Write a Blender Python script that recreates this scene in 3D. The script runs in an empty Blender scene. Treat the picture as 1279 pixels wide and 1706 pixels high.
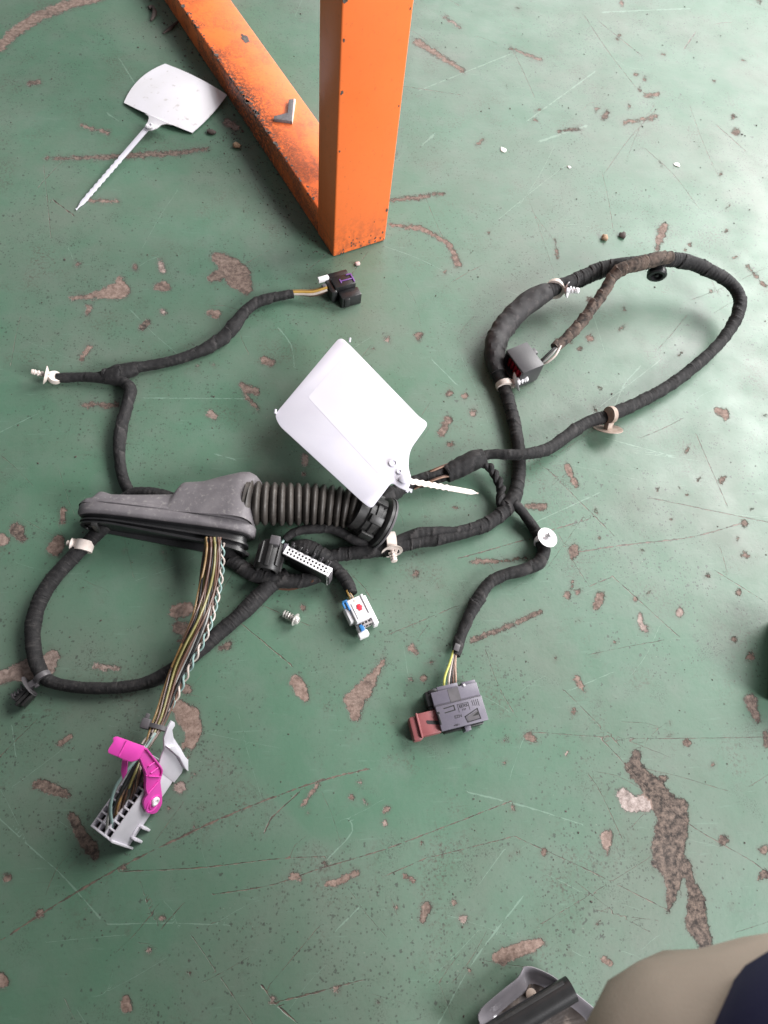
import bpy, bmesh, math, random
import numpy as np
from mathutils import Vector, Matrix
random.seed(7); rng = np.random.default_rng(7)
S = bpy.context.scene; COL = S.collection
R_ = math.radians

# ------------------------------------------------------------------ camera
# The frame of the photograph is 1279 x 1706; F is its focal length in those units, NAD the point straight below the lens.
W0, H0, F, NAD, CAMH = 1279.0, 1706.0, 1130.0, (521.0, 1395.0), 0.65
CX, CY = W0/2, H0/2
_n = np.array([(NAD[0]-CX)/F, -(NAD[1]-CY)/F, -1.0]); _n /= np.linalg.norm(_n)
_z = -_n; _y = np.array([0, 1.0, 0]); _y = _y - _y@_z*_z; _y /= np.linalg.norm(_y); _x = np.cross(_y, _z)
RW = np.array([_x, _y, _z])                      # camera -> world
cam = bpy.data.cameras.new('camera'); camo = bpy.data.objects.new('camera', cam); COL.objects.link(camo)
M4 = Matrix([list(RW[i])+[0] for i in range(3)]+[[0, 0, 0, 1]]); M4.translation = (0, 0, CAMH)
camo.matrix_world = M4
cam.sensor_fit = 'VERTICAL'; cam.sensor_height = 9.8; cam.lens = 9.8*F/H0
cam.clip_start = 0.01; cam.clip_end = 100
cam.dof.use_dof = True; cam.dof.focus_distance = 0.69; cam.dof.aperture_fstop = 3.2
S.camera = camo

# ------------------------------------------------------------------ light: daylight from a wide doorway to the right, dim grey hall elsewhere
w = bpy.data.worlds.new('World'); S.world = w; w.use_nodes = True
bg = w.node_tree.nodes['Background']; bg.inputs[0].default_value = (0.93, 0.96, 1.0, 1); bg.inputs[1].default_value = 0.19
def area(name, loc, target, sx, sy, power, col):
    l = bpy.data.lights.new(name, 'AREA'); l.shape = 'RECTANGLE'; l.size = sx; l.size_y = sy; l.energy = power; l.color = col
    o = bpy.data.objects.new(name, l); COL.objects.link(o); o.location = loc
    o.rotation_euler = (Vector(target)-Vector(loc)).to_track_quat('-Z', 'Y').to_euler(); return o
area('doorway_daylight', (3.15, 2.25, 2.8), (0.2, 0.5, 0), 2.6, 2.0, 275, (1.0, 0.985, 0.97))
area('far_doorway_daylight', (2.55, 3.85, 1.9), (0.3, 0.6, 0), 5.6, 3.2, 215, (1.0, 0.985, 0.97))
area('side_opening_daylight', (3.5, -1.9, 2.4), (0.1, 0.4, 0), 1.6, 1.5, 330, (0.99, 0.985, 1.0))
S.view_settings.view_transform = 'Standard'; S.view_settings.look = 'None'; S.view_settings.exposure = 0.1; S.view_settings.gamma = 1
S.render.engine = 'CYCLES'
S.cycles.use_denoising = True
S.cycles.max_bounces = 6

# ------------------------------------------------------------------ geometry helpers
def ray(px, py): return RW @ np.array([(px-CX)/F, -(py-CY)/F, -1.0])
def P(px, py, z=0.0):
    d = ray(px, py); t = (z-CAMH)/d[2]; return np.array([0, 0, CAMH])+d*t
def sc(px, py):                                  # metres per photo unit on the floor there
    p = P(px, py); return float(-((RW.T@(p-np.array([0, 0, CAMH])))[2]))/F
def PH(px, py, h): return P(px, py, h*sc(px, py))     # h in photo units
def frame(p0, p1, h, roll=0, pitch=0):
    """matrix with origin at p0, x towards p1 (both at height h units), z up; one unit = one photo unit there"""
    s = sc(*p0); a = P(p0[0], p0[1], h*s); b = P(p1[0], p1[1], h*s)
    x = b-a; x /= np.linalg.norm(x); z = np.array([0, 0, 1.0]); y = np.cross(z, x)
    m = Matrix([[x[i], y[i], z[i], 0] for i in range(3)]+[[0, 0, 0, 1]])
    m = Matrix.Translation(a) @ m @ Matrix.Rotation(R_(pitch), 4, 'Y') @ Matrix.Rotation(R_(roll), 4, 'X') @ Matrix.Scale(s, 4)
    return m

class MB:
    def __init__(s): s.v = []; s.f = []; s.n = 0; s.seam = None
    def add(s, V, Fc):
        V = np.asarray(V, float).reshape(-1, 3); s.v.append(V); s.f += [tuple(i+s.n for i in q) for q in Fc]; s.n += len(V); return s
    def bm(s, b, m=None):
        if m is not None: b.transform(m)
        b.verts.index_update(); b.faces.ensure_lookup_table()
        s.add([v.co[:] for v in b.verts], [[v.index for v in f.verts] for f in b.faces]); b.free(); return s
    def box(s, m, x0, x1, y0, y1, z0, z1, bev=1.0, seg=2):
        b = bmesh.new(); bmesh.ops.create_cube(b, size=1)
        for v in b.verts: v.co = ((x0+x1)/2+v.co.x*(x1-x0), (y0+y1)/2+v.co.y*(y1-y0), (z0+z1)/2+v.co.z*(z1-z0))
        if bev > 0:
            bev = min(bev, .45*min(x1-x0, y1-y0, z1-z0))
            bmesh.ops.bevel(b, geom=b.edges[:], offset=bev, segments=seg, profile=.5, affect='EDGES')
        return s.bm(b, m)
    def prism(s, m, pts, z0, z1, bev=0.0):
        b = bmesh.new(); vs = [b.verts.new((x, y, z0)) for x, y in pts]; f = b.faces.new(vs)
        b.normal_update()
        if f.normal.z < 0: f.normal_flip()
        r = bmesh.ops.extrude_face_region(b, geom=[f])
        for e in r['geom']:
            if isinstance(e, bmesh.types.BMVert): e.co.z = z1
        bmesh.ops.recalc_face_normals(b, faces=b.faces[:])
        if bev > 0: bmesh.ops.bevel(b, geom=b.edges[:], offset=bev, segments=2, profile=.5, affect='EDGES')
        return s.bm(b, m)
    def lathe(s, m, prof, seg=24, arc=None):
        """prof: (r, z) list, around z"""
        n = len(prof); V = []; Fc = []
        for r, z in prof:
            for k in range(seg):
                a = 2*math.pi*k/seg; V.append((r*math.cos(a), r*math.sin(a), z))
        for i in range(n-1):
            for k in range(seg):
                k2 = (k+1) % seg; Fc.append((i*seg+k, i*seg+k2, (i+1)*seg+k2, (i+1)*seg+k))
        if prof[0][0] > 1e-6: Fc.append(tuple(range(seg-1, -1, -1)))
        if prof[-1][0] > 1e-6: Fc.append(tuple((n-1)*seg+k for k in range(seg)))
        V = [tuple(m @ Vector(v)) for v in V]; return s.add(V, Fc)
    def sweep(s, pts, rad, seg=10, tape=None, lump=0, flat=1.0, cap=True):
        pts = np.asarray(pts, float); N = len(pts); rad = np.broadcast_to(np.asarray(rad, float), (N,))
        T = np.gradient(pts, axis=0); T /= np.linalg.norm(T, axis=1)[:, None]+1e-12
        up = np.array([0, 0, 1.0]);
        if abs(T[0]@up) > .9: up = np.array([0, 1.0, 0])
        A = np.zeros((N, 3)); a = up-(up@T[0])*T[0]; a /= np.linalg.norm(a); A[0] = a
        for i in range(1, N):
            a = A[i-1]-(A[i-1]@T[i])*T[i]; a /= np.linalg.norm(a); A[i] = a
        B = np.cross(T, A); th = np.arange(seg)*2*math.pi/seg
        L = np.concatenate([[0], np.cumsum(np.linalg.norm(np.diff(pts, axis=0), axis=1))])
        rr = rad[:, None]*np.ones((1, seg))
        if tape:
            pitch, amp = tape; u = L/pitch
            u = u+.30*np.sin(L/pitch*1.1+rng.random()*6)+.16*np.sin(L/pitch*2.7+rng.random()*6)
            ph = u[:, None]+th[None, :]/(2*math.pi)+.05*np.sin(3*th[None, :]+L[:, None]/pitch*.9); fr = ph % 1.0; k = np.floor(ph).astype(int)
            h = (np.sin(k*12.9898+pitch*1e4)*43758.5) % 1.0
            step = np.where(h > .30, amp*(.15+1.25*h), amp*.10)
            q = rng.random(4)*6.28
            wr = .034*np.sin(fr*21+k*2.3+q[0])*np.sin(th[None, :]*2+k*1.7+q[1])+.024*np.sin(L[:, None]/.0042+2*th[None, :]+q[2])*np.sin(L[:, None]/.019+q[3])
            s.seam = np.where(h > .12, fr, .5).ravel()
            ov = 1+.05*np.sin(2*th[None, :]+L[:, None]/.05+q[2])
            rr = rr*(1+step*np.exp(-fr*2.2)-amp*.35+wr)*ov
        if lump:
            q = rng.random(6)*6.28; sm = float(np.mean(rad))
            for j in range(3):
                rr = rr*(1+lump*np.sin(L[:, None]/(sm*(2.3+1.9*j))+q[j]+np.sin(th[None, :]+q[3+j])*1.4)*.5)
        V = pts[:, None, :]+rr[..., None]*(np.cos(th)[None, :, None]*A[:, None, :]*flat+np.sin(th)[None, :, None]*B[:, None, :])
        Fc = [(i*seg+k, i*seg+(k+1) % seg, (i+1)*seg+(k+1) % seg, (i+1)*seg+k) for i in range(N-1) for k in range(seg)]
        if cap: Fc += [tuple(range(seg-1, -1, -1)), tuple((N-1)*seg+k for k in range(seg))]
        return s.add(V.reshape(-1, 3), Fc)
    def build(s, name, mat, parent=None, smooth=35, label=None):
        V = np.concatenate(s.v); lo = V.min(0); hi = V.max(0); org = np.array([(lo[0]+hi[0])/2, (lo[1]+hi[1])/2, lo[2]])
        me = bpy.data.meshes.new(name); me.from_pydata((V-org).tolist(), [], s.f); me.validate(); me.update()
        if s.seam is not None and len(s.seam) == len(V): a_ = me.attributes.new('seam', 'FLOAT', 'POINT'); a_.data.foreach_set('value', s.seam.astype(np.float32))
        me.polygons.foreach_set('use_smooth', [smooth is not None]*len(me.polygons))
        if smooth is not None: me.set_sharp_from_angle(angle=R_(smooth))
        for m in (mat if isinstance(mat, (list, tuple)) else [mat]): me.materials.append(m)
        o = bpy.data.objects.new(name, me); COL.objects.link(o)
        o['_o'] = org.tolist(); po = np.zeros(3)
        if parent is not None: o.parent = parent; po = np.array(parent['_o'])
        o.location = org-po
        if label: o['label'] = label
        return o

def empty(name, p):
    o = bpy.data.objects.new(name, None); COL.objects.link(o); o.location = p; o['_o'] = list(map(float, p)); o.empty_display_size = .02; return o
def tag(o, label, cat, group=None):
    o['label'] = label; o['category'] = cat
    if group: o['group'] = group
    return o
def catmull(pts, step):
    pts = np.asarray(pts, float); d = np.linalg.norm(np.diff(pts[:, :3], axis=0), axis=1)**.5; d = np.maximum(d, 1e-6)
    t = np.concatenate([[0], np.cumsum(d)]); n = len(pts)
    m = np.zeros_like(pts)
    for i in range(n):
        a, b = max(i-1, 0), min(i+1, n-1); m[i] = (pts[b]-pts[a])/(t[b]-t[a])
    out = []
    for i in range(n-1):
        L = np.linalg.norm(pts[i+1, :3]-pts[i, :3]); k = max(1, int(L/step)); h = t[i+1]-t[i]
        for j in range(k):
            u = j/k; out.append((2*u**3-3*u**2+1)*pts[i]+(u**3-2*u**2+u)*h*m[i]+(-2*u**3+3*u**2)*pts[i+1]+(u**3-u**2)*h*m[i+1])
    out.append(pts[-1]); return np.array(out)
def path(spec, step=.0010):
    """spec: (px, py, radius[, centre height]) in photo units -> points, radii in metres"""
    q = []
    for e in spec:
        px, py, r = e[:3]; h = e[3] if len(e) > 3 else r; s = sc(px, py)
        q.append(list(P(px, py, h*s))+[r*s])
    c = catmull(q, step); return c[:, :3], np.maximum(c[:, 3], 1e-4)

# ------------------------------------------------------------------ materials
def mat(name, col, rough=.5, var=None, vs=60, bump=0, bs=400, metal=0, spec=.5, dust=None, ds=30, dlo=.45, dhi=.75, trans=0, sheen=0, seam=None):
    m = bpy.data.materials.new(name); m.use_nodes = True; nt = m.node_tree; b = nt.nodes['Principled BSDF']
    N = nt.nodes.new; L = nt.links.new
    tc = N('ShaderNodeTexCoord'); src = tc.outputs['Object']
    b.inputs['Roughness'].default_value = rough; b.inputs['Metallic'].default_value = metal; b.inputs['Specular IOR Level'].default_value = spec
    if sheen: b.inputs['Sheen Weight'].default_value = sheen; b.inputs['Sheen Roughness'].default_value = .5
    if trans: b.inputs['Subsurface Weight'].default_value = trans; b.inputs['Subsurface Radius'].default_value = (.004, .004, .004)
    def noise(scale, det=4):
        n = N('ShaderNodeTexNoise'); n.inputs['Scale'].default_value = scale; n.inputs['Detail'].default_value = det; L(src, n.inputs['Vector']); return n.outputs['Fac']
    cur = None
    c0 = N('ShaderNodeRGB'); c0.outputs[0].default_value = (*col, 1); cur = c0.outputs[0]
    def mix(fac, a, bcol):
        x = N('ShaderNodeMix'); x.data_type = 'RGBA'; L(fac, x.inputs[0]); L(a, x.inputs[6]); x.inputs[7].default_value = (*bcol, 1); return x.outputs[2]
    def ramp(v, lo, hi):
        r = N('ShaderNodeMapRange'); r.inputs[1].default_value = lo; r.inputs[2].default_value = hi; L(v, r.inputs[0]); return r.outputs[0]
    if var: cur = mix(ramp(noise(vs), .35, .65), cur, var)
    if dust: cur = mix(ramp(noise(ds, 6), dlo, dhi), cur, dust)
    if seam:                                         # the cut edge of each turn of tape collects pale dust, the step beneath it has its crease shade painted in black
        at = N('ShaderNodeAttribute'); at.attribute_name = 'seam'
        def mul(a_, b_):
            q = N('ShaderNodeMath'); q.operation = 'MULTIPLY'; L(a_, q.inputs[0]); L(b_, q.inputs[1]); return q.outputs[0]
        cur = mix(mul(ramp(at.outputs['Fac'], .30, .0), ramp(noise(75, 4), .40, .68)), cur, seam)
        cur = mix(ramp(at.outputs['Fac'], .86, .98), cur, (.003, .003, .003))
    L(cur, b.inputs['Base Color'])
    if bump:
        bp = N('ShaderNodeBump'); bp.inputs['Strength'].default_value = bump; bp.inputs['Distance'].default_value = .0004; L(noise(bs), bp.inputs['Height']); L(bp.outputs[0], b.inputs['Normal'])
    return m
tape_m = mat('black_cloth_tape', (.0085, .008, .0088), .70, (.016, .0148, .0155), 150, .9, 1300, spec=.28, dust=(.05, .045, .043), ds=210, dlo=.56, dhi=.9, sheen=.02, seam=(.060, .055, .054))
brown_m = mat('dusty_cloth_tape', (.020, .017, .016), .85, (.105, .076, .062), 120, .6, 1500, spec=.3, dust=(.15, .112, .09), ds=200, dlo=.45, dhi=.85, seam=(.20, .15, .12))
foam_m = mat('dark_sleeve', (.014, .013, .014), .66, (.026, .023, .024), 90, .4, 900, spec=.4, dust=(.085, .075, .072), ds=120, dlo=.55, dhi=.9)
rubber_m = mat('grey_dusty_rubber', (.112, .102, .110), .60, (.158, .145, .153), 45, .35, 800, spec=.4, dust=(.24, .225, .22), ds=260, dlo=.56, dhi=.8)
bellow_m = mat('brown_black_rubber', (.036, .031, .028), .5, (.062, .054, .048), 40, .3, 900, spec=.4, dust=(.10, .088, .078), ds=220, dlo=.55, dhi=.85)
blackp_m = mat('black_plastic', (.010, .010, .011), .36, (.015, .015, .016), 80, .15, 900)
blackd_m = mat('black_dusty_plastic', (.014, .0135, .014), .45, (.024, .023, .023), 80, .2, 900, dust=(.06, .055, .052), ds=200, dlo=.55, dhi=.9)
greyp_m = mat('slate_plastic', (.115, .105, .135), .42, (.135, .125, .155), 60, .12, 1200)
conn2_m = mat('dull_black_plastic', (.036, .034, .038), .42, (.048, .045, .049), 60, .12, 1200)
white_m = mat('white_plastic', (.80, .78, .80), .42, (.72, .70, .71), 90, .1, 700)
tagw_m = mat('white_tag_plastic', (.57, .555, .615), .42, (.54, .525, .59), 25, .06, 300, trans=.15)
tagp_m = mat('white_label_panel', (.585, .568, .622), .38, (.56, .545, .60), 25, .05, 300)
tagd_m = mat('soiled_tag_plastic', (.72, .70, .75), .45, (.68, .66, .69), 30, .08, 300, dust=(.42, .38, .36), ds=110, dlo=.62, dhi=.80)
cream_m = mat('cream_nylon', (.66, .58, .54), .45, (.55, .47, .42), 150, .1, 700)
beige_m = mat('dusty_beige_nylon', (.38, .30, .25), .6, (.27, .20, .16), 150, .2, 700)
lgrey_m = mat('light_grey_plastic', (.60, .575, .63), .42, (.54, .52, .57), 60, .1, 700)
magenta_m = mat('magenta_plastic', (.70, .062, .42), .38, (.64, .052, .37), 60, .08, 700)
maroon_m = mat('maroon_plastic', (.22, .065, .068), .45, (.26, .085, .088), 60, .1, 700, dust=(.40, .17, .17), ds=150, dlo=.6, dhi=.9)
red_m = mat('red_seal', (.28, .008, .018), .35, (.18, .006, .012), 200)
purple_m = mat('purple_plastic', (.16, .07, .26), .4)
blue_m = mat('blue_plastic', (.03, .17, .42), .4)
redp_m = mat('red_plastic', (.70, .035, .06), .4)
dgrey_m = mat('dark_grey_nylon', (.075, .070, .075), .45, (.10, .092, .10), 100, .1, 700)
steel_m = mat('zinc_screw', (.62, .60, .57), .30, (.50, .48, .45), 300, metal=.55)
hole_m = mat('dark_cavity', (.012, .011, .012), .7)
silver_m = mat('glossy_grey_plastic', (.27, .25, .275), .16, (.20, .19, .21), 40, .05, 200)
soil_m = mat('dirty_tray_floor', (.035, .028, .026), .4, (.075, .060, .054), 40, .3, 500, dust=(.20, .16, .135), ds=90, dlo=.55, dhi=.75)
khaki_m = mat('khaki_cotton', (.27, .225, .185), .9, (.245, .205, .168), 30, .3, 900, spec=.2)
navy_m = mat('navy_cloth', (.018, .017, .055), .9, (.022, .021, .062), 30, .3, 900, spec=.2)
shoe_m = mat('black_leather', (.02, .02, .02), .5)
stone_m = mat('stone', (.36, .25, .16), .8, (.25, .16, .10), 400, .5, 900)
dstone_m = mat('dark_grit', (.045, .035, .03), .8, (.07, .05, .045), 400, .5, 900)
flake_m = mat('pale_flake', (.75, .74, .70), .7)
foamg_m = mat('grey_foam', (.10, .095, .10), .8, (.14, .13, .135), 300, .5, 900)
pink_m = mat('pale_adhesive', (.80, .60, .55), .5)
def wirem(n, c): return mat('wire_'+n, c, .38, tuple(min(1, x*1.2) for x in c), 200)
WM = {k: wirem(k, c) for k, c in dict(black=(.012, .012, .013), brown=(.075, .035, .022), tan=(.26, .165, .12), pink=(.33, .18, .155), yellow=(.36, .22, .05), olive=(.17, .15, .05), white=(.40, .345, .31), cyan=(.19, .28, .265), grey=(.20, .20, .19), red=(.24, .04, .04), gold=(.27, .16, .06), lime=(.40, .40, .10)).items()}

# ------------------------------------------------------------------ floor: painted concrete with worn patches
CH = [  # worn patches: chains of (px, py, radius)
 [(0,78,8),(20,57,9),(60,29,9),(110,9,8),(170,-6,7)], [(50,139,4),(64,137,4)], [(135,209,2),(180,222,3)],
 [(75,263,1.5),(130,263,3),(180,262,4),(230,258,5),(300,255,4),(345,247,3)], [(150,334,2.5),(196,336,2.5)], [(378,203,6),(392,212,6)],
 [(695,70,6),(715,82,5),(735,95,4),(772,118,3)], [(740,27,1.6),(765,45,1.8)], [(850,80,1.3),(900,100,2.4)], [(1035,5,4)], [(1059,124,3)], [(1074,131,3)],
 [(1075,159,3),(1095,157,3)], [(1006,195,5),(1012,188,4)], [(994,182,3)], [(1040,204,3),(1060,201,2.2),(1092,195,3)], [(930,218,2.2),(965,214,2)],
 [(795,242,1.6),(803,233,1.8)], [(1222,195,4)], [(1226,220,6)], [(645,333,2),(690,330,4),(740,322,2)], [(650,375,2),(700,380,4),(730,395,4),(750,410,4),(762,440,6)],
 [(1105,380,8),(1098,400,6),(1094,415,3)], [(925,400,1.4),(928,430,1.4)], [(1150,407,3)],
 [(200,470,8),(203,485,13),(188,486,13),(168,490,6),(150,494,5),(118,496,3)], [(148,512,5),(146,525,3)],
 [(362,430,10),(380,443,17),(396,460,22),(408,477,13)], [(372,455,9),(352,463,7)], [(270,450,6),(267,436,4)], [(274,477,9),(262,478,6)],
 [(225,445,5)], [(128,440,5)], [(245,537,6),(237,545,5)], [(272,520,5)], [(360,524,7),(349,521,5)], [(136,597,4),(148,578,4)], [(140,675,4),(195,675,4)],
 [(440,600,7),(452,605,6)], [(402,640,4),(412,650,8),(426,652,6)], [(412,663,3),(430,683,2.5)], [(350,690,6),(358,695,4)], [(507,762,6),(508,773,4)], [(505,790,4)], [(105,848,4),(104,870,4)],
 [(645,565,5)], [(697,560,7)], [(982,500,5)], [(983,564,6)], [(965,581,4)], [(747,700,7),(735,722,6)], [(788,688,6)], [(750,740,5)], [(748,655,5)], [(773,661,4)],
 [(1195,683,6),(1208,691,8)], [(945,778,5),(955,800,5),(960,810,2.5)], [(1245,443,1.6),(1275,478,1.6)], [(880,843,5),(905,844,6)], [(1202,800,5)],
 [(27,882,12),(35,895,8)], [(3,900,11)], [(92,913,13),(98,900,9)], [(0,1128,10),(45,1116,17),(75,1110,19),(86,1094,12)],
 [(312,1014,11),(296,1017,12),(288,1024,6)], [(296,1046,10),(314,1050,12),(314,1064,9)], [(298,1068,3),(312,1069,3)], [(160,1110,5),(195,1115,4)],
 [(493,1136,11),(503,1153,10),(509,1166,5)], [(310,1148,9)], [(300,1180,14),(312,1192,20),(322,1215,15),(316,1237,9),(305,1245,4)], [(318,1232,3),(314,1262,2)],
 [(592,1190,10),(590,1168,17),(607,1148,14),(622,1128,8),(640,1098,3)], [(368,1079,6),(382,1074,5)], [(505,1013,5)],
 [(685,1080,7),(692,1086,4)], [(692,955,6)], [(955,916,9),(953,930,4)], [(785,936,3),(830,935,3),(880,930,2)], [(785,1068,4),(840,1046,4),(900,1020,3)],
 [(945,992,6)], [(963,985,5)], [(1000,994,8),(993,1011,6)], [(1058,998,4)], [(1066,1025,3),(1068,1040,5),(1074,1048,6)], [(1132,1020,7)],
 [(1240,872,6)], [(1240,923,5),(1244,927,3)], [(1178,959,4)], [(1230,987,5)], [(1223,1065,5)], [(1250,1094,7)], [(1250,1166,10),(1256,1184,7),(1262,1201,4)], [(1277,1240,6),(1276,1220,4)],
 [(685,1131,4)], [(707,1130,5)], [(960,1130,5),(972,1150,4)], [(955,1185,5)], [(880,1228,7),(892,1234,4)], [(1145,1237,7)], [(1187,1274,4)],
 [(1011,1391,10),(1010,1408,8),(1012,1419,4)], [(828,1596,9),(842,1591,13),(870,1581,12),(898,1570,9)], [(838,1605,5)], [(711,1512,9),(704,1532,6)], [(772,1532,8)], [(660,1511,4)], [(755,1505,4)],
 [(675,1457,4),(686,1468,4)], [(642,1350,5)], [(905,1420,6)], [(1008,1598,6),(1017,1605,3)], [(1205,1400,9)], [(1272,1415,8)], [(1272,1457,8)],
 [(60,1308,7),(72,1309,11),(108,1322,8)], [(120,1360,8),(135,1390,9),(150,1412,13),(159,1426,6)], [(98,1241,5),(118,1225,2.5)], [(300,1312,10)], [(12,1463,8)], [(65,1522,8)], [(0,1635,14)],
 [(212,1679,9),(210,1666,8)], [(248,1585,5)], [(315,1622,4)], [(541,1440,6)], [(486,1459,7),(500,1463,4)], [(543,1473,4),(565,1468,6),(592,1454,6)], [(270,1530,6)], [(600,1302,4)], [(207,1445,5)],
 [(560,1648,6)], [(455,1665,6)], [(640,1372,4)], [(280,1347,3)], [(530,1305,3),(503,1342,3)], [(585,1328,5)]]
CHD = [ # the large dark breakout and other dirty ones
 [(1060,1257,8),(1054,1278,13),(1078,1302,16),(1100,1330,20),(1122,1365,25),(1115,1400,28),(1112,1430,27),(1122,1455,18),(1117,1495,8),(1113,1518,3)],
 [(1140,1440,10),(1150,1470,7),(1160,1500,14),(1160,1540,18),(1173,1565,13),(1172,1588,9)], [(1130,1345,16)],[(1104,1298,7)]]
CHL = [[(1036,1322,9),(1050,1338,15),(1076,1340,13)]]
BR = [  # brown scratches (polyline, half width)
 ([(0,1568),(65,1525),(130,1485),(200,1445),(300,1395),(400,1350),(520,1305),(612,1281)],2.2), ([(200,1452),(330,1446),(460,1431),(540,1427)],1.1),
 ([(355,1490),(450,1475),(530,1448),(640,1415),(760,1370),(850,1335)],1.2), ([(500,1318),(450,1365),(441,1385)],1.5), ([(450,1672),(520,1655),(605,1632)],1.8), ([(437,1643),(455,1668),(497,1706)],1.6),
 ([(895,890),(980,865)],1.3), ([(765,930),(900,892)],1.3), ([(960,920),(1040,908),(1150,895),(1235,872)],1.4), ([(985,975),(1018,962)],1.2), ([(910,780),(1020,890)],.8), ([(1160,725),(1210,840)],.7),
 ([(1020,960),(1130,1060)],.8), ([(1000,1230),(1130,1360),(1260,1440),(1290,1470)],.8), ([(860,1395),(980,1450),(1110,1515)],.9), ([(403,1040),(485,1108)],1.1), ([(1190,950),(1270,1000)],.7), ([(90,335),(122,358)],1.3),
 ([(234,1470),(250,1520),(262,1540)],.8), ([(270,1545),(305,1505)],.8), ([(1000,38),(1065,90)],.7), ([(1158,55),(1140,80)],1.2), ([(1195,210),(1240,250)],.8), ([(1085,830),(1279,870)],.8),
 ([(890,1220),(1060,1230),(1279,1228)],.6), ([(940,1150),(1040,1250)],.6), ([(710,1430),(850,1395)],.9), ([(980,1290),(1000,1320),(1035,1395)],.6), ([(320,1560),(420,1706)],.6), ([(450,1640),(530,1545)],.6),
 ([(900,1540),(1000,1480),(1080,1430)],.6),([(0,1260),(60,1200)],.6),([(640,1460),(720,1425)],.9),([(760,1010),(640,1060)],.7)]
LT = [  # pale scratches
 ([(0,1365),(60,1420),(105,1460),(165,1528)],1.6), ([(580,1362),(587,1385),(545,1432)],1.5), ([(180,1540),(270,1538),(380,1541)],1.4), ([(20,1210),(26,1260)],1.2), ([(780,1320),(880,1345),(968,1373)],1.6),
 ([(870,1495),(790,1600),(730,1706)],1.6), ([(465,548),(485,575),(490,610)],1.2), ([(240,663),(410,664)],1.0), ([(360,757),(390,765)],1.4), ([(1065,612),(1040,640),(1025,675)],1.6), ([(200,100),(228,145)],1.2),
 ([(1005,20),(1150,14)],1.2), ([(880,200),(990,120)],1.2), ([(700,150),(850,90)],1.1), ([(900,235),(975,210)],2.2), ([(705,240),(722,225)],2.2), ([(560,1550),(600,1510)],2.0), ([(840,1415),(800,1470)],1.0),
 ([(870,880),(1000,820)],1.0), ([(970,700),(1100,600)],.9), ([(720,600),(760,640)],1.0), ([(1010,730),(1120,760)],.9), ([(180,190),(195,200)],1.3), ([(0,720),(60,690)],.8), ([(950,1150),(1020,1120)],.8)]
for i in range(170):
    x, y = rng.uniform(-20, 1300), rng.uniform(-20, 1720); a = rng.choice([.35, -.5, -.9, 1.2, rng.uniform(0, 3.1)])+rng.normal(0, .12); l = rng.uniform(20, 150)
    (LT if rng.random() < .38 else BR).append(([(x, y), (x+l*math.cos(a)*.5+rng.normal(0, 3), y+l*math.sin(a)*.5+rng.normal(0, 3)), (x+l*math.cos(a), y+l*math.sin(a))], rng.uniform(.2, .55)))
for i in range(100):
    x, y = rng.uniform(-20, 1300), rng.uniform(-20, 1720); r = rng.uniform(.4, 1.8)
    if rng.random() < .35: x = 1300-abs(rng.normal(0, 300))
    CH.append([(x, y, r), (x+rng.normal(0, 4), y+rng.normal(0, 4), r*.6)])

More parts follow.
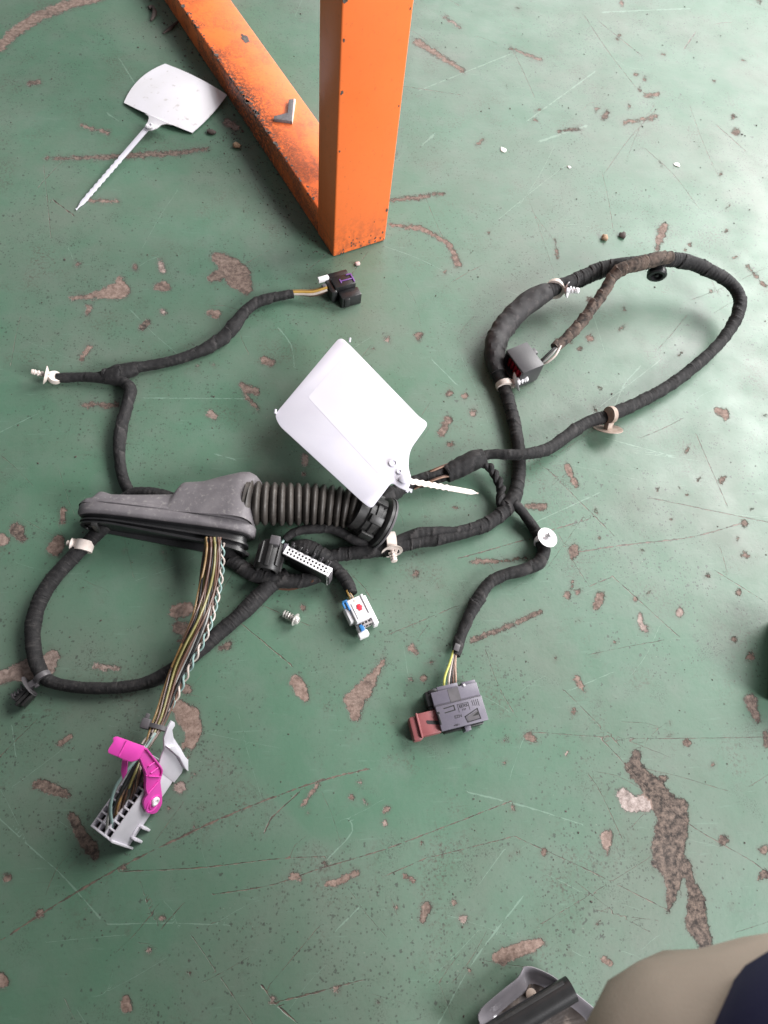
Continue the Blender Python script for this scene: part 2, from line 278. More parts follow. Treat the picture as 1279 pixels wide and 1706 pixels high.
def floor():
    x0, x1, y0, y1, st = -.66, 1.02, -.20, 1.36, .0024
    xs = np.arange(x0, x1+st/2, st); ys = np.arange(y0, y1+st/2, st); nx, ny = len(xs), len(ys)
    X, Y = np.meshgrid(xs, ys); p = np.stack([X.ravel(), Y.ravel(), np.zeros(nx*ny)-CAMH], 1) @ RW   # world -> camera
    U = CX+F*p[:, 0]/-p[:, 2]; V = CY-F*p[:, 1]/-p[:, 2]
    U = U.reshape(ny, nx); V = V.reshape(ny, nx)
    n = nx*ny
    def window(ax, ay, bx, by):
        c = [P(q[0], min(max(q[1], -60), 1800)) for q in ((ax, ay), (bx, ay), (ax, by), (bx, by))]
        c = np.array(c); i0 = int(np.searchsorted(xs, c[:, 0].min())); i1 = int(np.searchsorted(xs, c[:, 0].max())); j0 = int(np.searchsorted(ys, c[:, 1].min())); j1 = int(np.searchsorted(ys, c[:, 1].max()))
        return slice(max(j0-1, 0), j1+1), slice(max(i0-1, 0), i1+1)
    chip = np.full((ny, nx), 25.0); tone = np.full((ny, nx), .5)
    def chains(lst, tv):
        for ch in lst:
            a = np.array(ch, float); pad = 30
            sl = window(a[:, 0].min()-pad, a[:, 1].min()-pad, a[:, 0].max()+pad, a[:, 1].max()+pad); u, v = U[sl], V[sl]
            if u.size == 0: continue
            d = np.full(u.shape, 60.0)
            seg = list(zip(ch[:-1], ch[1:])) or [(ch[0], ch[0])]
            for (ax, ay, ar), (bx, by, br) in seg:
                vx, vy = bx-ax, by-ay; L2 = vx*vx+vy*vy+1e-9; t = np.clip(((u-ax)*vx+(v-ay)*vy)/L2, 0, 1)
                d = np.minimum(d, np.hypot(u-ax-t*vx, v-ay-t*vy)-(ar+(br-ar)*t))
            tv_ = tv if tv is not None else rng.choice([.2, .35, .5, .6, .78])+rng.normal(0, .05)
            tone[sl] = np.where(d < np.minimum(chip[sl], 12), tv_, tone[sl]); chip[sl] = np.minimum(chip[sl], d)
    chains(CH, None); chains(CHD, .12); chains(CHL, 1.0)
    def lines(lst):
        sg = np.full((ny, nx), 50.0); un = np.full((ny, nx), 50.0); wd = np.zeros((ny, nx))
        for pts, hw in lst:
            a = catmull([(*q, 0) for q in pts], 12)
            sl = window(a[:, 0].min()-9, a[:, 1].min()-9, a[:, 0].max()+9, a[:, 1].max()+9); u, v = U[sl], V[sl]
            if u.size == 0: continue
            best = np.full(u.shape, 50.0); sb = np.full(u.shape, 50.0)
            for (ax, ay, _), (bx, by, _) in zip(a[:-1], a[1:]):
                vx, vy = bx-ax, by-ay; L = math.hypot(vx, vy)+1e-9; t = np.clip(((u-ax)*vx+(v-ay)*vy)/L/L, 0, 1)
                d = np.hypot(u-ax-t*vx, v-ay-t*vy); s_ = ((u-ax)*vy-(v-ay)*vx)/L
                s_ = np.where(d > np.abs(s_)+.5, np.copysign(d, s_), s_)
                k = d < best; best = np.where(k, d, best); sb = np.where(k, s_, sb)
            k = best < un[sl]; un[sl] = np.where(k, best, un[sl]); sg[sl] = np.where(k, sb, sg[sl]); wd[sl] = np.where(k & (best < 9), hw, wd[sl])
        return np.stack([sg.ravel(), un.ravel(), wd.ravel()], 1)
    br = lines(BR); lt = lines(LT)
    # one sheet: fine cells where the photograph looks, a few large ones out to the walls
    ext = 5.0; co = np.concatenate([np.stack([X.ravel(), Y.ravel(), np.zeros(n)], 1), np.array([[a, b, 0] for b in (y0-ext, y0, ys[-1], ys[-1]+ext) for a in (x0-ext, x0, xs[-1], xs[-1]+ext)])])
    i, j = np.meshgrid(np.arange(nx-1), np.arange(ny-1)); q = (j*nx+i).ravel()
    quads = np.stack([q, q+1, q+nx+1, q+nx], 1)
    ex = [[n+4*b+a, n+4*b+a+1, n+4*b+a+5, n+4*b+a+4] for b in range(3) for a in range(3) if (a, b) != (1, 1)]
    quads = np.concatenate([quads, np.array(ex)]); nf = len(quads)
    me = bpy.data.meshes.new('floor'); me.vertices.add(len(co)); me.vertices.foreach_set('co', co.ravel().astype(np.float32))
    me.loops.add(nf*4); me.loops.foreach_set('vertex_index', quads.ravel().astype(np.int32)); me.polygons.add(nf)
    me.polygons.foreach_set('loop_start', np.arange(0, nf*4, 4, dtype=np.int32)); me.update(calc_edges=True)
    def att(nm, arr, default):
        a = me.attributes.new(nm, 'FLOAT_VECTOR', 'POINT'); a.data.foreach_set('vector', np.concatenate([arr, np.tile(default, (16, 1))]).astype(np.float32).ravel())
    att('worn', np.stack([chip.ravel(), tone.ravel(), np.zeros(n)], 1), [25, .5, 0]); att('scratch_brown', br, [50, 50, 0]); att('scratch_pale', lt, [50, 50, 0])
    me.materials.append(floor_mat()); o = bpy.data.objects.new('floor', me); COL.objects.link(o); o['kind'] = 'structure'; o['label'] = 'green painted concrete workshop floor with chips and scratches'
    return o

def floor_mat():
    m = bpy.data.materials.new('worn_green_floor_paint'); m.use_nodes = True; nt = m.node_tree; N = nt.nodes.new; L = nt.links.new; b = nt.nodes['Principled BSDF']
    tc = N('ShaderNodeTexCoord').outputs['Object']
    def noise(s, d=5, r=.55, vec=None):
        n = N('ShaderNodeTexNoise'); n.inputs['Scale'].default_value = s; n.inputs['Detail'].default_value = d; n.inputs['Roughness'].default_value = r; L(vec or tc, n.inputs['Vector']); return n.outputs['Fac']
    def mth(op, a, bb=None, clamp=False):
        x = N('ShaderNodeMath'); x.operation = op; x.use_clamp = clamp
        for k, q in enumerate((a, bb)):
            if q is None: continue
            if isinstance(q, (int, float)): x.inputs[k].default_value = q
            else: L(q, x.inputs[k])
        return x.outputs[0]
    def rng_(v, a, c, lo=0, hi=1):
        r = N('ShaderNodeMapRange'); r.inputs[1].default_value = a; r.inputs[2].default_value = c; r.inputs[3].default_value = lo; r.inputs[4].default_value = hi; L(v, r.inputs[0]); return r.outputs[0]
    def mix(f, a, c):
        x = N('ShaderNodeMix'); x.data_type = 'RGBA'
        for k, q in ((0, f), (6, a), (7, c)):
            if isinstance(q, tuple): x.inputs[k].default_value = (*q, 1)
            elif isinstance(q, (int, float)): x.inputs[k].default_value = q
            else: L(q, x.inputs[k])
        return x.outputs[2]
    def attr(nm):
        a = N('ShaderNodeAttribute'); a.attribute_name = nm; s = N('ShaderNodeSeparateXYZ'); L(a.outputs['Vector'], s.inputs[0]); return s.outputs
    wn = attr('worn'); sb = attr('scratch_brown'); sp = attr('scratch_pale')
    n1, n2, n3 = noise(4, 3), noise(28, 5), noise(350, 4)
    paint = mix(rng_(n1, .3, .7), (.061, .136, .086), (.077, .145, .100))
    paint = mix(rng_(n2, .48, .75, 0, .45), paint, (.115, .155, .125))
    paint = mix(rng_(noise(5, 6, .62), .42, .66, 0, .55), paint, (.122, .132, .110))          # grey grime film
    paint = mix(rng_(n3, .55, .75, 0, .35), paint, (.055, .105, .075))
    paint = mix(rng_(noise(60, 6, .7), .60, .72, 0, .35), paint, (.055, .062, .05))          # tyre-dark smudges
    # pale scuffs, stretched
    mp = N('ShaderNodeMapping'); mp.inputs['Rotation'].default_value = (0, 0, .5); mp.inputs['Scale'].default_value = (25, 260, 1); L(tc, mp.inputs[0])
    paint = mix(rng_(noise(1, 5, .6, mp.outputs[0]), .62, .75, 0, .35), paint, (.15, .25, .19))
    mp2 = N('ShaderNodeMapping'); mp2.inputs['Rotation'].default_value = (0, 0, -.75); mp2.inputs['Scale'].default_value = (30, 420, 1); L(tc, mp2.inputs[0])
    paint = mix(rng_(noise(1, 5, .6, mp2.outputs[0]), .64, .74, 0, .4), paint, (.06, .07, .055))
    # specks of grit pressed into the paint
    for s_, thr, rad in ((75, .80, .10), (190, .82, .20), (420, .84, .30)):
        v = N('ShaderNodeTexVoronoi'); v.inputs['Scale'].default_value = s_; L(tc, v.inputs['Vector'])
        dist = N('ShaderNodeVectorMath'); dist.operation = 'ADD'; wv = N('ShaderNodeTexNoise'); wv.inputs['Scale'].default_value = s_*2.5; L(tc, wv.inputs['Vector'])
        sm = N('ShaderNodeVectorMath'); sm.operation = 'SCALE'; sm.inputs[3].default_value = .9/s_; L(wv.outputs['Color'], sm.inputs[0]); L(tc, dist.inputs[0]); L(sm.outputs[0], dist.inputs[1]); L(dist.outputs[0], v.inputs['Vector'])
        cs = N('ShaderNodeSeparateColor'); L(v.outputs['Color'], cs.inputs[0])
        gate = rng_(mth('ADD', cs.outputs[0], mth('MULTIPLY', mth('SUBTRACT', noise(6, 5, .7), .5), 2.2)), thr, thr+.05)
        spot = rng_(mth('DIVIDE', v.outputs['Distance'], mth('ADD', mth('MULTIPLY', cs.outputs[1], rad), rad*.5)), 1.1, .8)
        paint = mix(mth('MULTIPLY', mth('MULTIPLY', spot, gate), .65), paint, mix(rng_(cs.outputs[2], .86, .88), (.028, .027, .025), (.30, .29, .25)))
    # brown and black dirt rubbed into the paint in broken patches
    blot = mth('MULTIPLY', rng_(noise(13, 6, .7), .53, .66), rng_(noise(330, 5, .75), .50, .60)); paint = mix(mth('MULTIPLY', blot, .75), paint, (.060, .045, .036))
    blot2 = mth('MULTIPLY', rng_(noise(21, 6, .7), .55, .68), rng_(noise(700, 4, .7), .52, .60)); paint = mix(mth('MULTIPLY', blot2, .8), paint, (.030, .034, .029))
    # scratches
    def scr(a, brk, bl):
        wv = mth('ADD', a[0], mth('MULTIPLY', mth('SUBTRACT', noise(180, 3), .5), 2.2)); wd = mth('MULTIPLY', a[2], rng_(noise(brk, 4, .7), .36, .62, 0, 1.5))
        k = mth('SUBTRACT', 1, mth('DIVIDE', mth('ABSOLUTE', wv), mth('ADD', wd, .02)), True); k = rng_(k, 0, .5)
        return mth('MULTIPLY', mth('MULTIPLY', k, rng_(a[1], 5, 4)), bl)
    paint = mix(scr(sp, 90, .42), paint, (.20, .30, .24))
    sbm = scr(sb, 120, .9)
    paint = mix(sbm, paint, mix(rng_(noise(150, 3), .4, .6), (.050, .030, .026), (.15, .10, .08)))
    # bare concrete
    cv = mth('ADD', wn[0], mth('ADD', mth('MULTIPLY', mth('SUBTRACT', noise(120, 6, .68), .5), 19.0), mth('MULTIPLY', mth('SUBTRACT', noise(620, 4, .65), .5), 9.0)))
    mask = rng_(cv, .9, -.9)
    cn = noise(190, 8, .74); cn2 = noise(48, 6, .66)
    con_d = mix(rng_(cn, .42, .62), (.014, .010, .008), (.17, .125, .10))
    con_m = mix(rng_(cn, .36, .64), (.115, .072, .056), (.28, .200, .165))
    con_l = mix(rng_(cn, .36, .62), (.17, .13, .115), (.43, .36, .335))
    con = mix(rng_(wn[1], .1, .6), con_d, con_m); con = mix(rng_(wn[1], .7, 1.0), con, con_l)
    con = mix(rng_(cn2, .50, .66, 0, .75), con, mix(rng_(cn, .4, .6), (.032, .022, .018), (.11, .08, .065)))
    rim = mth('MULTIPLY', rng_(cv, -2.6, -.6), rng_(noise(60, 3), .42, .6, 0, .55))
    con = mix(rim, con, (.048, .030, .025))
    col = mix(mask, paint, con)
    halo = mth('MULTIPLY', rng_(cv, 7, .5), mth('MULTIPLY', mth('SUBTRACT', 1, mask), .30))
    col = mix(halo, col, (.07, .062, .048))
    L(col, b.inputs['Base Color'])
    ro = mth('ADD', rng_(noise(16, 5), .3, .7, .40, .56), mth('MULTIPLY', mask, .4)); L(ro, b.inputs['Roughness'])
    b.inputs['Specular IOR Level'].default_value = .62
    hgt = mth('ADD', mth('MULTIPLY', mask, -1.1), mth('ADD', mth('MULTIPLY', noise(240, 4), .10), mth('ADD', mth('MULTIPLY', mth('MULTIPLY', cn, mask), .5), mth('MULTIPLY', sbm, -.3))))
    hgt = mth('ADD', hgt, mth('MULTIPLY', noise(45, 3), .25))
    bp = N('ShaderNodeBump'); bp.inputs['Strength'].default_value = .8; bp.inputs['Distance'].default_value = .0013; L(hgt, bp.inputs['Height']); L(bp.outputs[0], b.inputs['Normal'])
    return m
floor()

# ------------------------------------------------------------------ orange steel rack: post and ground rail
def orange_mat(name, edges, SC=(0, 0), HO=(0, 0)):
    """chipped enamel; edges: list of (axis, value, width) in the local coordinates 'lc' where the paint is knocked off"""
    m = bpy.data.materials.new(name); m.use_nodes = True; nt = m.node_tree; N = nt.nodes.new; L = nt.links.new; b = nt.nodes['Principled BSDF']
    a = N('ShaderNodeAttribute'); a.attribute_name = 'lc'; v = a.outputs['Vector']; s = N('ShaderNodeSeparateXYZ'); L(v, s.inputs[0])
    def noise(sc_, d=5, r=.6):
        n = N('ShaderNodeTexNoise'); n.inputs['Scale'].default_value = sc_; n.inputs['Detail'].default_value = d; n.inputs['Roughness'].default_value = r; L(v, n.inputs['Vector']); return n.outputs['Fac']
    def mth(op, x, y=None, clamp=False):
        q = N('ShaderNodeMath'); q.operation = op; q.use_clamp = clamp
        for k, e in enumerate((x, y)):
            if e is None: continue
            if isinstance(e, (int, float)): q.inputs[k].default_value = e
            else: L(e, q.inputs[k])
        return q.outputs[0]
    def rg(x, lo, hi, o0=0, o1=1):
        r = N('ShaderNodeMapRange'); r.inputs[1].default_value = lo; r.inputs[2].default_value = hi; r.inputs[3].default_value = o0; r.inputs[4].default_value = o1; L(x, r.inputs[0]); return r.outputs[0]
    def mix(f, x, y):
        q = N('ShaderNodeMix'); q.data_type = 'RGBA'
        for k, e in ((0, f), (6, x), (7, y)):
            if isinstance(e, tuple): q.inputs[k].default_value = (*e, 1)
            elif isinstance(e, (int, float)): q.inputs[k].default_value = e
            else: L(e, q.inputs[k])
        return q.outputs[2]
    col = mix(rg(noise(14), .35, .7), (.86, .180, .040), (.80, .165, .038))
    col = mix(rg(noise(160, 6, .7), .57, .72, 0, .5), col, (.42, .095, .035))
    worn = None
    for ax, val, wd, amp in edges:
        d = mth('ABSOLUTE', mth('SUBTRACT', s.outputs[ax], val))
        e = rg(mth('SUBTRACT', mth('ADD', mth('MULTIPLY', mth('SUBTRACT', noise(55, 6, .7), .5), amp), wd), d), 0, .0004)
        worn = e if worn is None else mth('MAXIMUM', worn, e)
    sp = rg(noise(95, 6, .75), .715, .73); worn = sp if worn is None else mth('MAXIMUM', worn, sp)
    if 'rail' in name:                               # grime worked into the top, heavier away from the post
        pt = mth('MULTIPLY', rg(noise(30, 6, .7), .46, .58), rg(noise(420, 5, .8), .45, .54)); col = mix(mth('MULTIPLY', pt, mth('MULTIPLY', rg(s.outputs[1], .060, .0, .15, 1.0), .9)), col, (.13, .055, .038))
    if 'rail' in name:                               # scuffed strip along the near edge of the top
        d1 = mth('MULTIPLY', mth('SUBTRACT', s.outputs[0], SC[0]), 10.0); d2 = mth('MULTIPLY', mth('SUBTRACT', s.outputs[1], SC[1]), 48.0)
        d = mth('SQRT', mth('ADD', mth('MULTIPLY', d1, d1), mth('MULTIPLY', d2, d2)))
        sc1 = mth('MULTIPLY', rg(d, 1.7, .5), rg(noise(210, 6, .78), .43, .52)); col = mix(mth('MULTIPLY', sc1, .94), col, (.055, .034, .028))
        sm_ = mth('MULTIPLY', rg(noise(17, 5, .6), .50, .60), rg(s.outputs[0], .62, .12, .35, 1)); col = mix(mth('MULTIPLY', sm_, rg(noise(130, 6, .75), .40, .62, .1, .75)), col, (.20, .060, .032))
        e1 = mth('MULTIPLY', mth('SUBTRACT', s.outputs[0], HO[0]), 75.0); e2 = mth('MULTIPLY', mth('SUBTRACT', s.outputs[1], HO[1]), 150.0)
        e = mth('SQRT', mth('ADD', mth('MULTIPLY', e1, e1), mth('MULTIPLY', e2, e2)))
        worn = mth('MAXIMUM', worn, rg(mth('ADD', e, mth('MULTIPLY', mth('SUBTRACT', noise(250), .5), 1.4)), .85, .7))
        lowg = mth('MULTIPLY', rg(noise(30, 5), .45, .6), rg(s.outputs[0], .62, .30, .25, .9)); col = mix(mth('MULTIPLY', lowg, rg(noise(320, 6, .75), .5, .62, 0, .8)), col, (.22, .07, .04))
        ex = mth('SQRT', mth('ADD', mth('POWER', s.outputs[1], 2), mth('POWER', mth('SUBTRACT', .0385, s.outputs[2]), 2)))
        worn = mth('MAXIMUM', worn, rg(mth('SUBTRACT', mth('ADD', mth('MULTIPLY', mth('SUBTRACT', noise(60, 6, .72), .5), .020), .0004), ex), 0, .0004))
    else:
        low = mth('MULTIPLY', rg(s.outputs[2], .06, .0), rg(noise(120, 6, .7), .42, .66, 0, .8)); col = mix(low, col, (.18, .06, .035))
    met = mix(rg(noise(200, 4), .4, .6), (.035, .028, .025), (.11, .095, .085))
    col = mix(worn, col, met); L(col, b.inputs['Base Color'])
    ro = mth('ADD', rg(noise(25), .3, .7, .33, .45), mth('MULTIPLY', worn, .3)); L(ro, b.inputs['Roughness'])
    bp = N('ShaderNodeBump'); bp.inputs['Strength'].default_value = .5; bp.inputs['Distance'].default_value = .0006
    L(mth('ADD', mth('MULTIPLY', worn, -.6), mth('MULTIPLY', noise(70, 3), .25)), bp.inputs['Height']); L(bp.outputs[0], b.inputs['Normal'])
    return m
def rack():
    A = P(555, 429); B = P(643, 403); C_ = P(272, 0); bx = C_-A; bx /= np.linalg.norm(bx); yx = np.array([bx[1], -bx[0], 0.0]); Wd = float((B-A)@yx)        # along the front face
    bx = bx                                                              # away, along the rail
    r = empty('steel_rack', A); tag(r, 'orange painted steel rack leg with chipped ground rail behind the post', 'steel rack')
    D = .046; hb = .0385; q_ = P(408, 168, hb)-A; SC = (float(q_@bx), float(q_@yx)); q_ = P(408, 64, hb)-A; HO = (float(q_@bx), float(q_@yx)); print('rail', SC, HO, Wd)
    def local_box(x0, x1, y0, y1, z0, z1, bev):
        b = MB(); m = Matrix([[bx[i], yx[i], [0, 0, 1][i], A[i]] for i in range(3)]+[[0, 0, 0, 1]])
        bm_ = bmesh.new(); bmesh.ops.create_cube(bm_, size=1)
        for v in bm_.verts: v.co = ((x0+x1)/2+v.co.x*(x1-x0), (y0+y1)/2+v.co.y*(y1-y0), (z0+z1)/2+v.co.z*(z1-z0))
        bmesh.ops.bevel(bm_, geom=bm_.edges[:], offset=bev, segments=3, profile=.5, affect='EDGES')
        lc = np.array([v.co[:] for v in bm_.verts]); b.bm(bm_, m); return b, lc
    def put(nm, b, lc, mt, lab):
        o = b.build(nm, mt, r, smooth=40); a_ = o.data.attributes.new('lc', 'FLOAT_VECTOR', 'POINT'); a_.data.foreach_set('vector', lc.astype(np.float32).ravel()); return o
    b, lc = local_box(0, D, 0, Wd, .0005, 1.05, .0022)
    # axes of lc: 0 along rail, 1 along the front face, 2 up
    m1 = orange_mat('orange_enamel_post', [(2, 0.0, .0015, .012)])
    put('post', b, lc, m1, '')
    b, lc = local_box(D+.0006, 1.35, .0006, Wd-.0012, .0005, hb, .002)
    m2 = orange_mat('orange_enamel_rail', [], SC, HO)
    # worn line just where the near top edge is: distance from (y=0, z=hb)
    nt = m2.node_tree; 
    put('ground_rail', b, lc, m2, '')
    # bare-metal chips knocked out of the near top edge and the post edges
    def chip(loc_, axis_u, axis_v, n_, sz):
        mb = MB(); pts = []
        for k in range(9):
            a_ = k/9*2*math.pi; rr = sz*(.55+.6*rng.random()); pts.append((rr*math.cos(a_)*1.5, rr*math.sin(a_)))
        base = A+bx*loc_[0]+yx*loc_[1]+np.array([0, 0, loc_[2]])
        m = Matrix([[axis_u[i], axis_v[i], n_[i], base[i]] for i in range(3)]+[[0, 0, 0, 1]])
        mb.prism(m, pts, -.0004, .00025); return mb
    up = np.array([0, 0, 1.0]); mt = mat('bare_steel_chip', (.035, .028, .026), .6, (.10, .085, .075), 300, .3, 900)
    allc = MB()
    for k in range(110):
        x = D+.02+abs(rng.normal(.2, .2)) if k < 50 else SC[0]+rng.normal(.03, .11); sz = rng.uniform(.0006, .0019)*(1.9 if k % 11 == 0 else 1)
        if x < D+.005: continue
        q = chip((x, .0016+abs(rng.normal(0, .0026)), hb), bx, yx, up, sz); allc.add(np.concatenate(q.v), q.f)
        if rng.random() < .5:
            q = chip((x, .0006, hb-.002-abs(rng.normal(0, .002))), bx, up, -yx, sz*.8); allc.add(np.concatenate(q.v), q.f)
    for z, sz in ((.43, .0016), (.30, .0028), (.265, .0012), (.215, .0016), (.345, .0010), (.15, .001)):
        q = chip((0.0, .0032, z), up, yx, -bx, sz); allc.add(np.concatenate(q.v), q.f)
    for z, sz in ((.335, .0024), (.28, .0012), (.185, .0010), (.05, .002), (.42, .0012)):
        q = chip((0.0, Wd-.0035, z), up, yx, -bx, sz); allc.add(np.concatenate(q.v), q.f)
    for i in range(26):
        q = chip((0.0, rng.uniform(.002, Wd-.003), abs(rng.normal(0, .010))+.002), up, yx, -bx, rng.uniform(.0006, .0016)); allc.add(np.concatenate(q.v), q.f)
    o = allc.build('paint_chips', mt, r, smooth=None); o['kind'] = 'stuff'
    return A, bx, yx, hb
RA, RBX, RYX, RHB = rack()

# L-shaped offcut on the rail
def offcut():
    z = RHB; o = empty('foam_offcut', P(480, 200, z)); tag(o, 'small grey L-shaped foam offcut lying on the orange rail', 'offcut')
    s = sc(480, 200)
    def q(px, py): return P(px, py, z)
    pts = [(455.5, 203.5), (457, 198), (462, 197.5), (479, 193), (480.5, 176), (481, 171), (489, 169.5), (485.5, 207), (470, 205)]
    w_ = [q(*e) for e in pts]; b = MB(); m = Matrix.Translation((0, 0, z)); b.prism(m, [(e[0], e[1]) for e in w_], .0003, .0048, .0006); b.build('foam_strip', foamg_m, o)
    e = [q(489.4, 169.3), q(492.3, 170.5), q(487, 208), (q(485.9, 207.5))]
    b = MB(); b.prism(m, [(k[0], k[1]) for k in e], .0003, .0046, .0002); b.build('adhesive_backing', pink_m, o)
offcut()

# ------------------------------------------------------------------ sheets (tags)
def coons(c, bows, hf, nu=24, nv=24):
    """c: 4 corners c00,c10,c11,c01 in photo units, bows: midpoints offset for edges v0,u1,v1,u0"""
    c = [np.array(q, float) for q in c]; G = np.zeros((nv+1, nu+1, 3))
    def e(a, b, bow, t): return a+(b-a)*t+np.array(bow)*4*t*(1-t)
    for j in range(nv+1):
        v = j/nv
        for i in range(nu+1):
            u = i/nu
            p = (1-v)*e(c[0], c[1], bows[0], u)+v*e(c[3], c[2], bows[2], u)+(1-u)*e(c[0], c[3], bows[3], v)+u*e(c[1], c[2], bows[1], v)
            p = p-((1-u)*(1-v)*c[0]+u*(1-v)*c[1]+u*v*c[2]+(1-u)*v*c[3])
            G[j, i] = PH(p[0], p[1], hf(u, v))
    return G
def sheet(mb, G, th):
    nv, nu = G.shape[0], G.shape[1]; du = np.gradient(G, axis=1); dv = np.gradient(G, axis=0); n = np.cross(du, dv); n /= np.linalg.norm(n, axis=2)[..., None]
    if n[..., 2].mean() < 0: n = -n
    top = G.reshape(-1, 3); bot = (G-n*th).reshape(-1, 3); N = nu*nv; f = []
    for j in range(nv-1):
        for i in range(nu-1):
            a = j*nu+i; f.append((a, a+1, a+nu+1, a+nu)); f.append((N+a, N+a+nu, N+a+nu+1, N+a+1))
    ed = [(0, i) for i in range(nu)]+[(j, nu-1) for j in range(1, nv)]+[(nv-1, i) for i in range(nu-2, -1, -1)]+[(j, 0) for j in range(nv-2, 0, -1)]
    ix = [a*nu+b for a, b in ed]
    for k in range(len(ix)):
        a, b = ix[k], ix[(k+1) % len(ix)]; f.append((a, N+a, N+b, b))
    return mb.add(np.concatenate([top, bot]), f)
def slab(mb, pts, hf, th, bev=.0):
    """polygon in photo units at heights hf(px,py), thickness th metres"""
    top = [PH(x, y, hf(x, y)) for x, y in pts]; b = bmesh.new(); vs = [b.verts.new(p) for p in top]; f = b.faces.new(vs); b.normal_update()
    if f.normal.z < 0: f.normal_flip()
    nrm = f.normal.copy(); r = bmesh.ops.extrude_face_region(b, geom=[f])
    for e in r['geom']:
        if isinstance(e, bmesh.types.BMVert): e.co += nrm*0
    for v in vs: v.co -= nrm*th
    bmesh.ops.recalc_face_normals(b, faces=b.faces[:])
    if bev: bmesh.ops.bevel(b, geom=b.edges[:], offset=bev, segments=2, profile=.5, affect='EDGES')
    big = [f for f in b.faces if len(f.verts) > 4]; bmesh.ops.triangulate(b, faces=big)
    return mb.bm(b)
def rounded(pts, rad, n=5):
    """round the corners of a polygon; rad: one radius or one per corner"""
    out = []; m = len(pts); P2 = [np.array(p, float) for p in pts]
    for i in range(m):
        r = rad[i] if isinstance(rad, (list, tuple)) else rad
        if r <= 0: out.append(tuple(P2[i])); continue
        a, b, c = P2[i-1], P2[i], P2[(i+1) % m]; u = (a-b)/np.linalg.norm(a-b); v = (c-b)/np.linalg.norm(c-b); r = min(r, .45*np.linalg.norm(a-b), .45*np.linalg.norm(c-b))
        for k in range(n+1):
            t = k/n; out.append(tuple((1-t)**2*(b+u*r)+2*t*(1-t)*b+t*t*(b+v*r)))
    return out
def tie_tail(mb, p0, p1, h0, h1, w0, th, zig0, zig1, tip=12):
    """flat strap with a saw-tooth middle and a pointed end; p0->p1 in photo units"""
    p0 = np.array(p0, float); p1 = np.array(p1, float); L = np.linalg.norm(p1-p0); d = (p1-p0)/L; nrm = np.array([-d[1], d[0]]); A = []; B = []
    n = 60
    for k in range(n+1):
        t = k/n; s = t*L; w_ = w0*(1-.15*t)
        if L-s < tip: w_ *= max(.12, (L-s)/tip)
        z = 0
        if zig0 < t < zig1: z = math.sin((t-zig0)*L/5.2*math.pi)*w0*.09
        A.append(p0+d*s+nrm*(w_/2+z)); B.append(p0+d*s-nrm*(w_/2-z))
    G = np.zeros((n+1, 3, 3))
    for k in range(n+1):
        t = k/n; h = h0+(h1-h0)*t
        for j, q in enumerate((A[k], (A[k]+B[k])/2, B[k])): G[k, j] = PH(q[0], q[1], h+(.8 if j == 1 else 0))
    return sheet(mb, G, th)

def tag_on_harness():
    c = [(567, 561), (713, 703), (618, 848), (457, 690)]; H = np.array([62, 84, 98, 66.])
    A_ = np.array([[x, y, 1] for x, y in c], float); co = np.linalg.lstsq(A_, H, rcond=None)[0]
    hf = lambda x, y: co[0]*x+co[1]*y+co[2]
    body = rounded([(567, 560), (585, 577), (698, 694), (714, 705), (682, 750), (680, 778), (686, 800), (678, 818), (664, 812), (652, 803), (618, 848), (603, 836), (465, 709), (457, 691)], [12, 0, 6, 12, 14, 8, 8, 3, 3, 10, 12, 6, 8, 8])
    mb = MB(); slab(mb, body, hf, .0011, .00025); t = mb.build('plastic_tag', tagw_m, None)
    tag(t, 'blank white plastic tag tied to the wiring harness above the ribbed bellows', 'tag')
    hp = lambda x, y: hf(x, y)+.22
    mb = MB(); slab(mb, rounded([(566, 599), (692, 735), (630, 790), (513, 662)], 4), hp, .00016, 0); mb.build('write_on_panel', tagp_m, t)
    for (x, y, h_) in ((582, 570, 0), (458, 689, 0)):
        mb = MB(); p = PH(x, y, hf(x, y)); q = PH(x+1, y-7, hf(x, y)+2); mb.sweep(np.array([p+(q-p)*k/4 for k in range(5)]), .0013, 8); mb.build('snap_peg', tagw_m, t)
    
    for x, y, r0 in ((655, 772, 5.5), (665, 786, 3.5)):
        m = Matrix.Translation(PH(x, y, hf(x, y)+.3)) @ Matrix.Scale(sc(x, y), 4); mb = MB(); mb.lathe(m, [(r0*1.25, 0), (r0*1.2, 1.6), (r0*.8, 1.8), (r0*.7, .5), (r0*.3, .6), (.01, .6)], 18); mb.build('rivet', tagw_m, t)
    mb = MB(); tie_tail(mb, (670, 799), (797, 822), hf(675, 800)+3, 62, 9.5, .0014, .04, .62); mb.build('tie_tail', cream_m, t)
    m = Matrix.Translation(PH(673, 799, hf(673, 799)+1)) @ Matrix.Scale(sc(673, 799), 4); mb = MB(); mb.lathe(m, [(8, -1), (7.5, 3), (5, 4.5), (.01, 5)], 16); mb.build('tie_lock', tagw_m, t)
    mb = MB(); slab(mb, [(676, 812), (687, 815), (686, 821), (683, 820), (682, 817), (679, 821), (675, 818)], lambda x, y: hf(672, 800)-2, .0012, 0); mb.build('lock_teeth', tagw_m, t)
tag_on_harness()
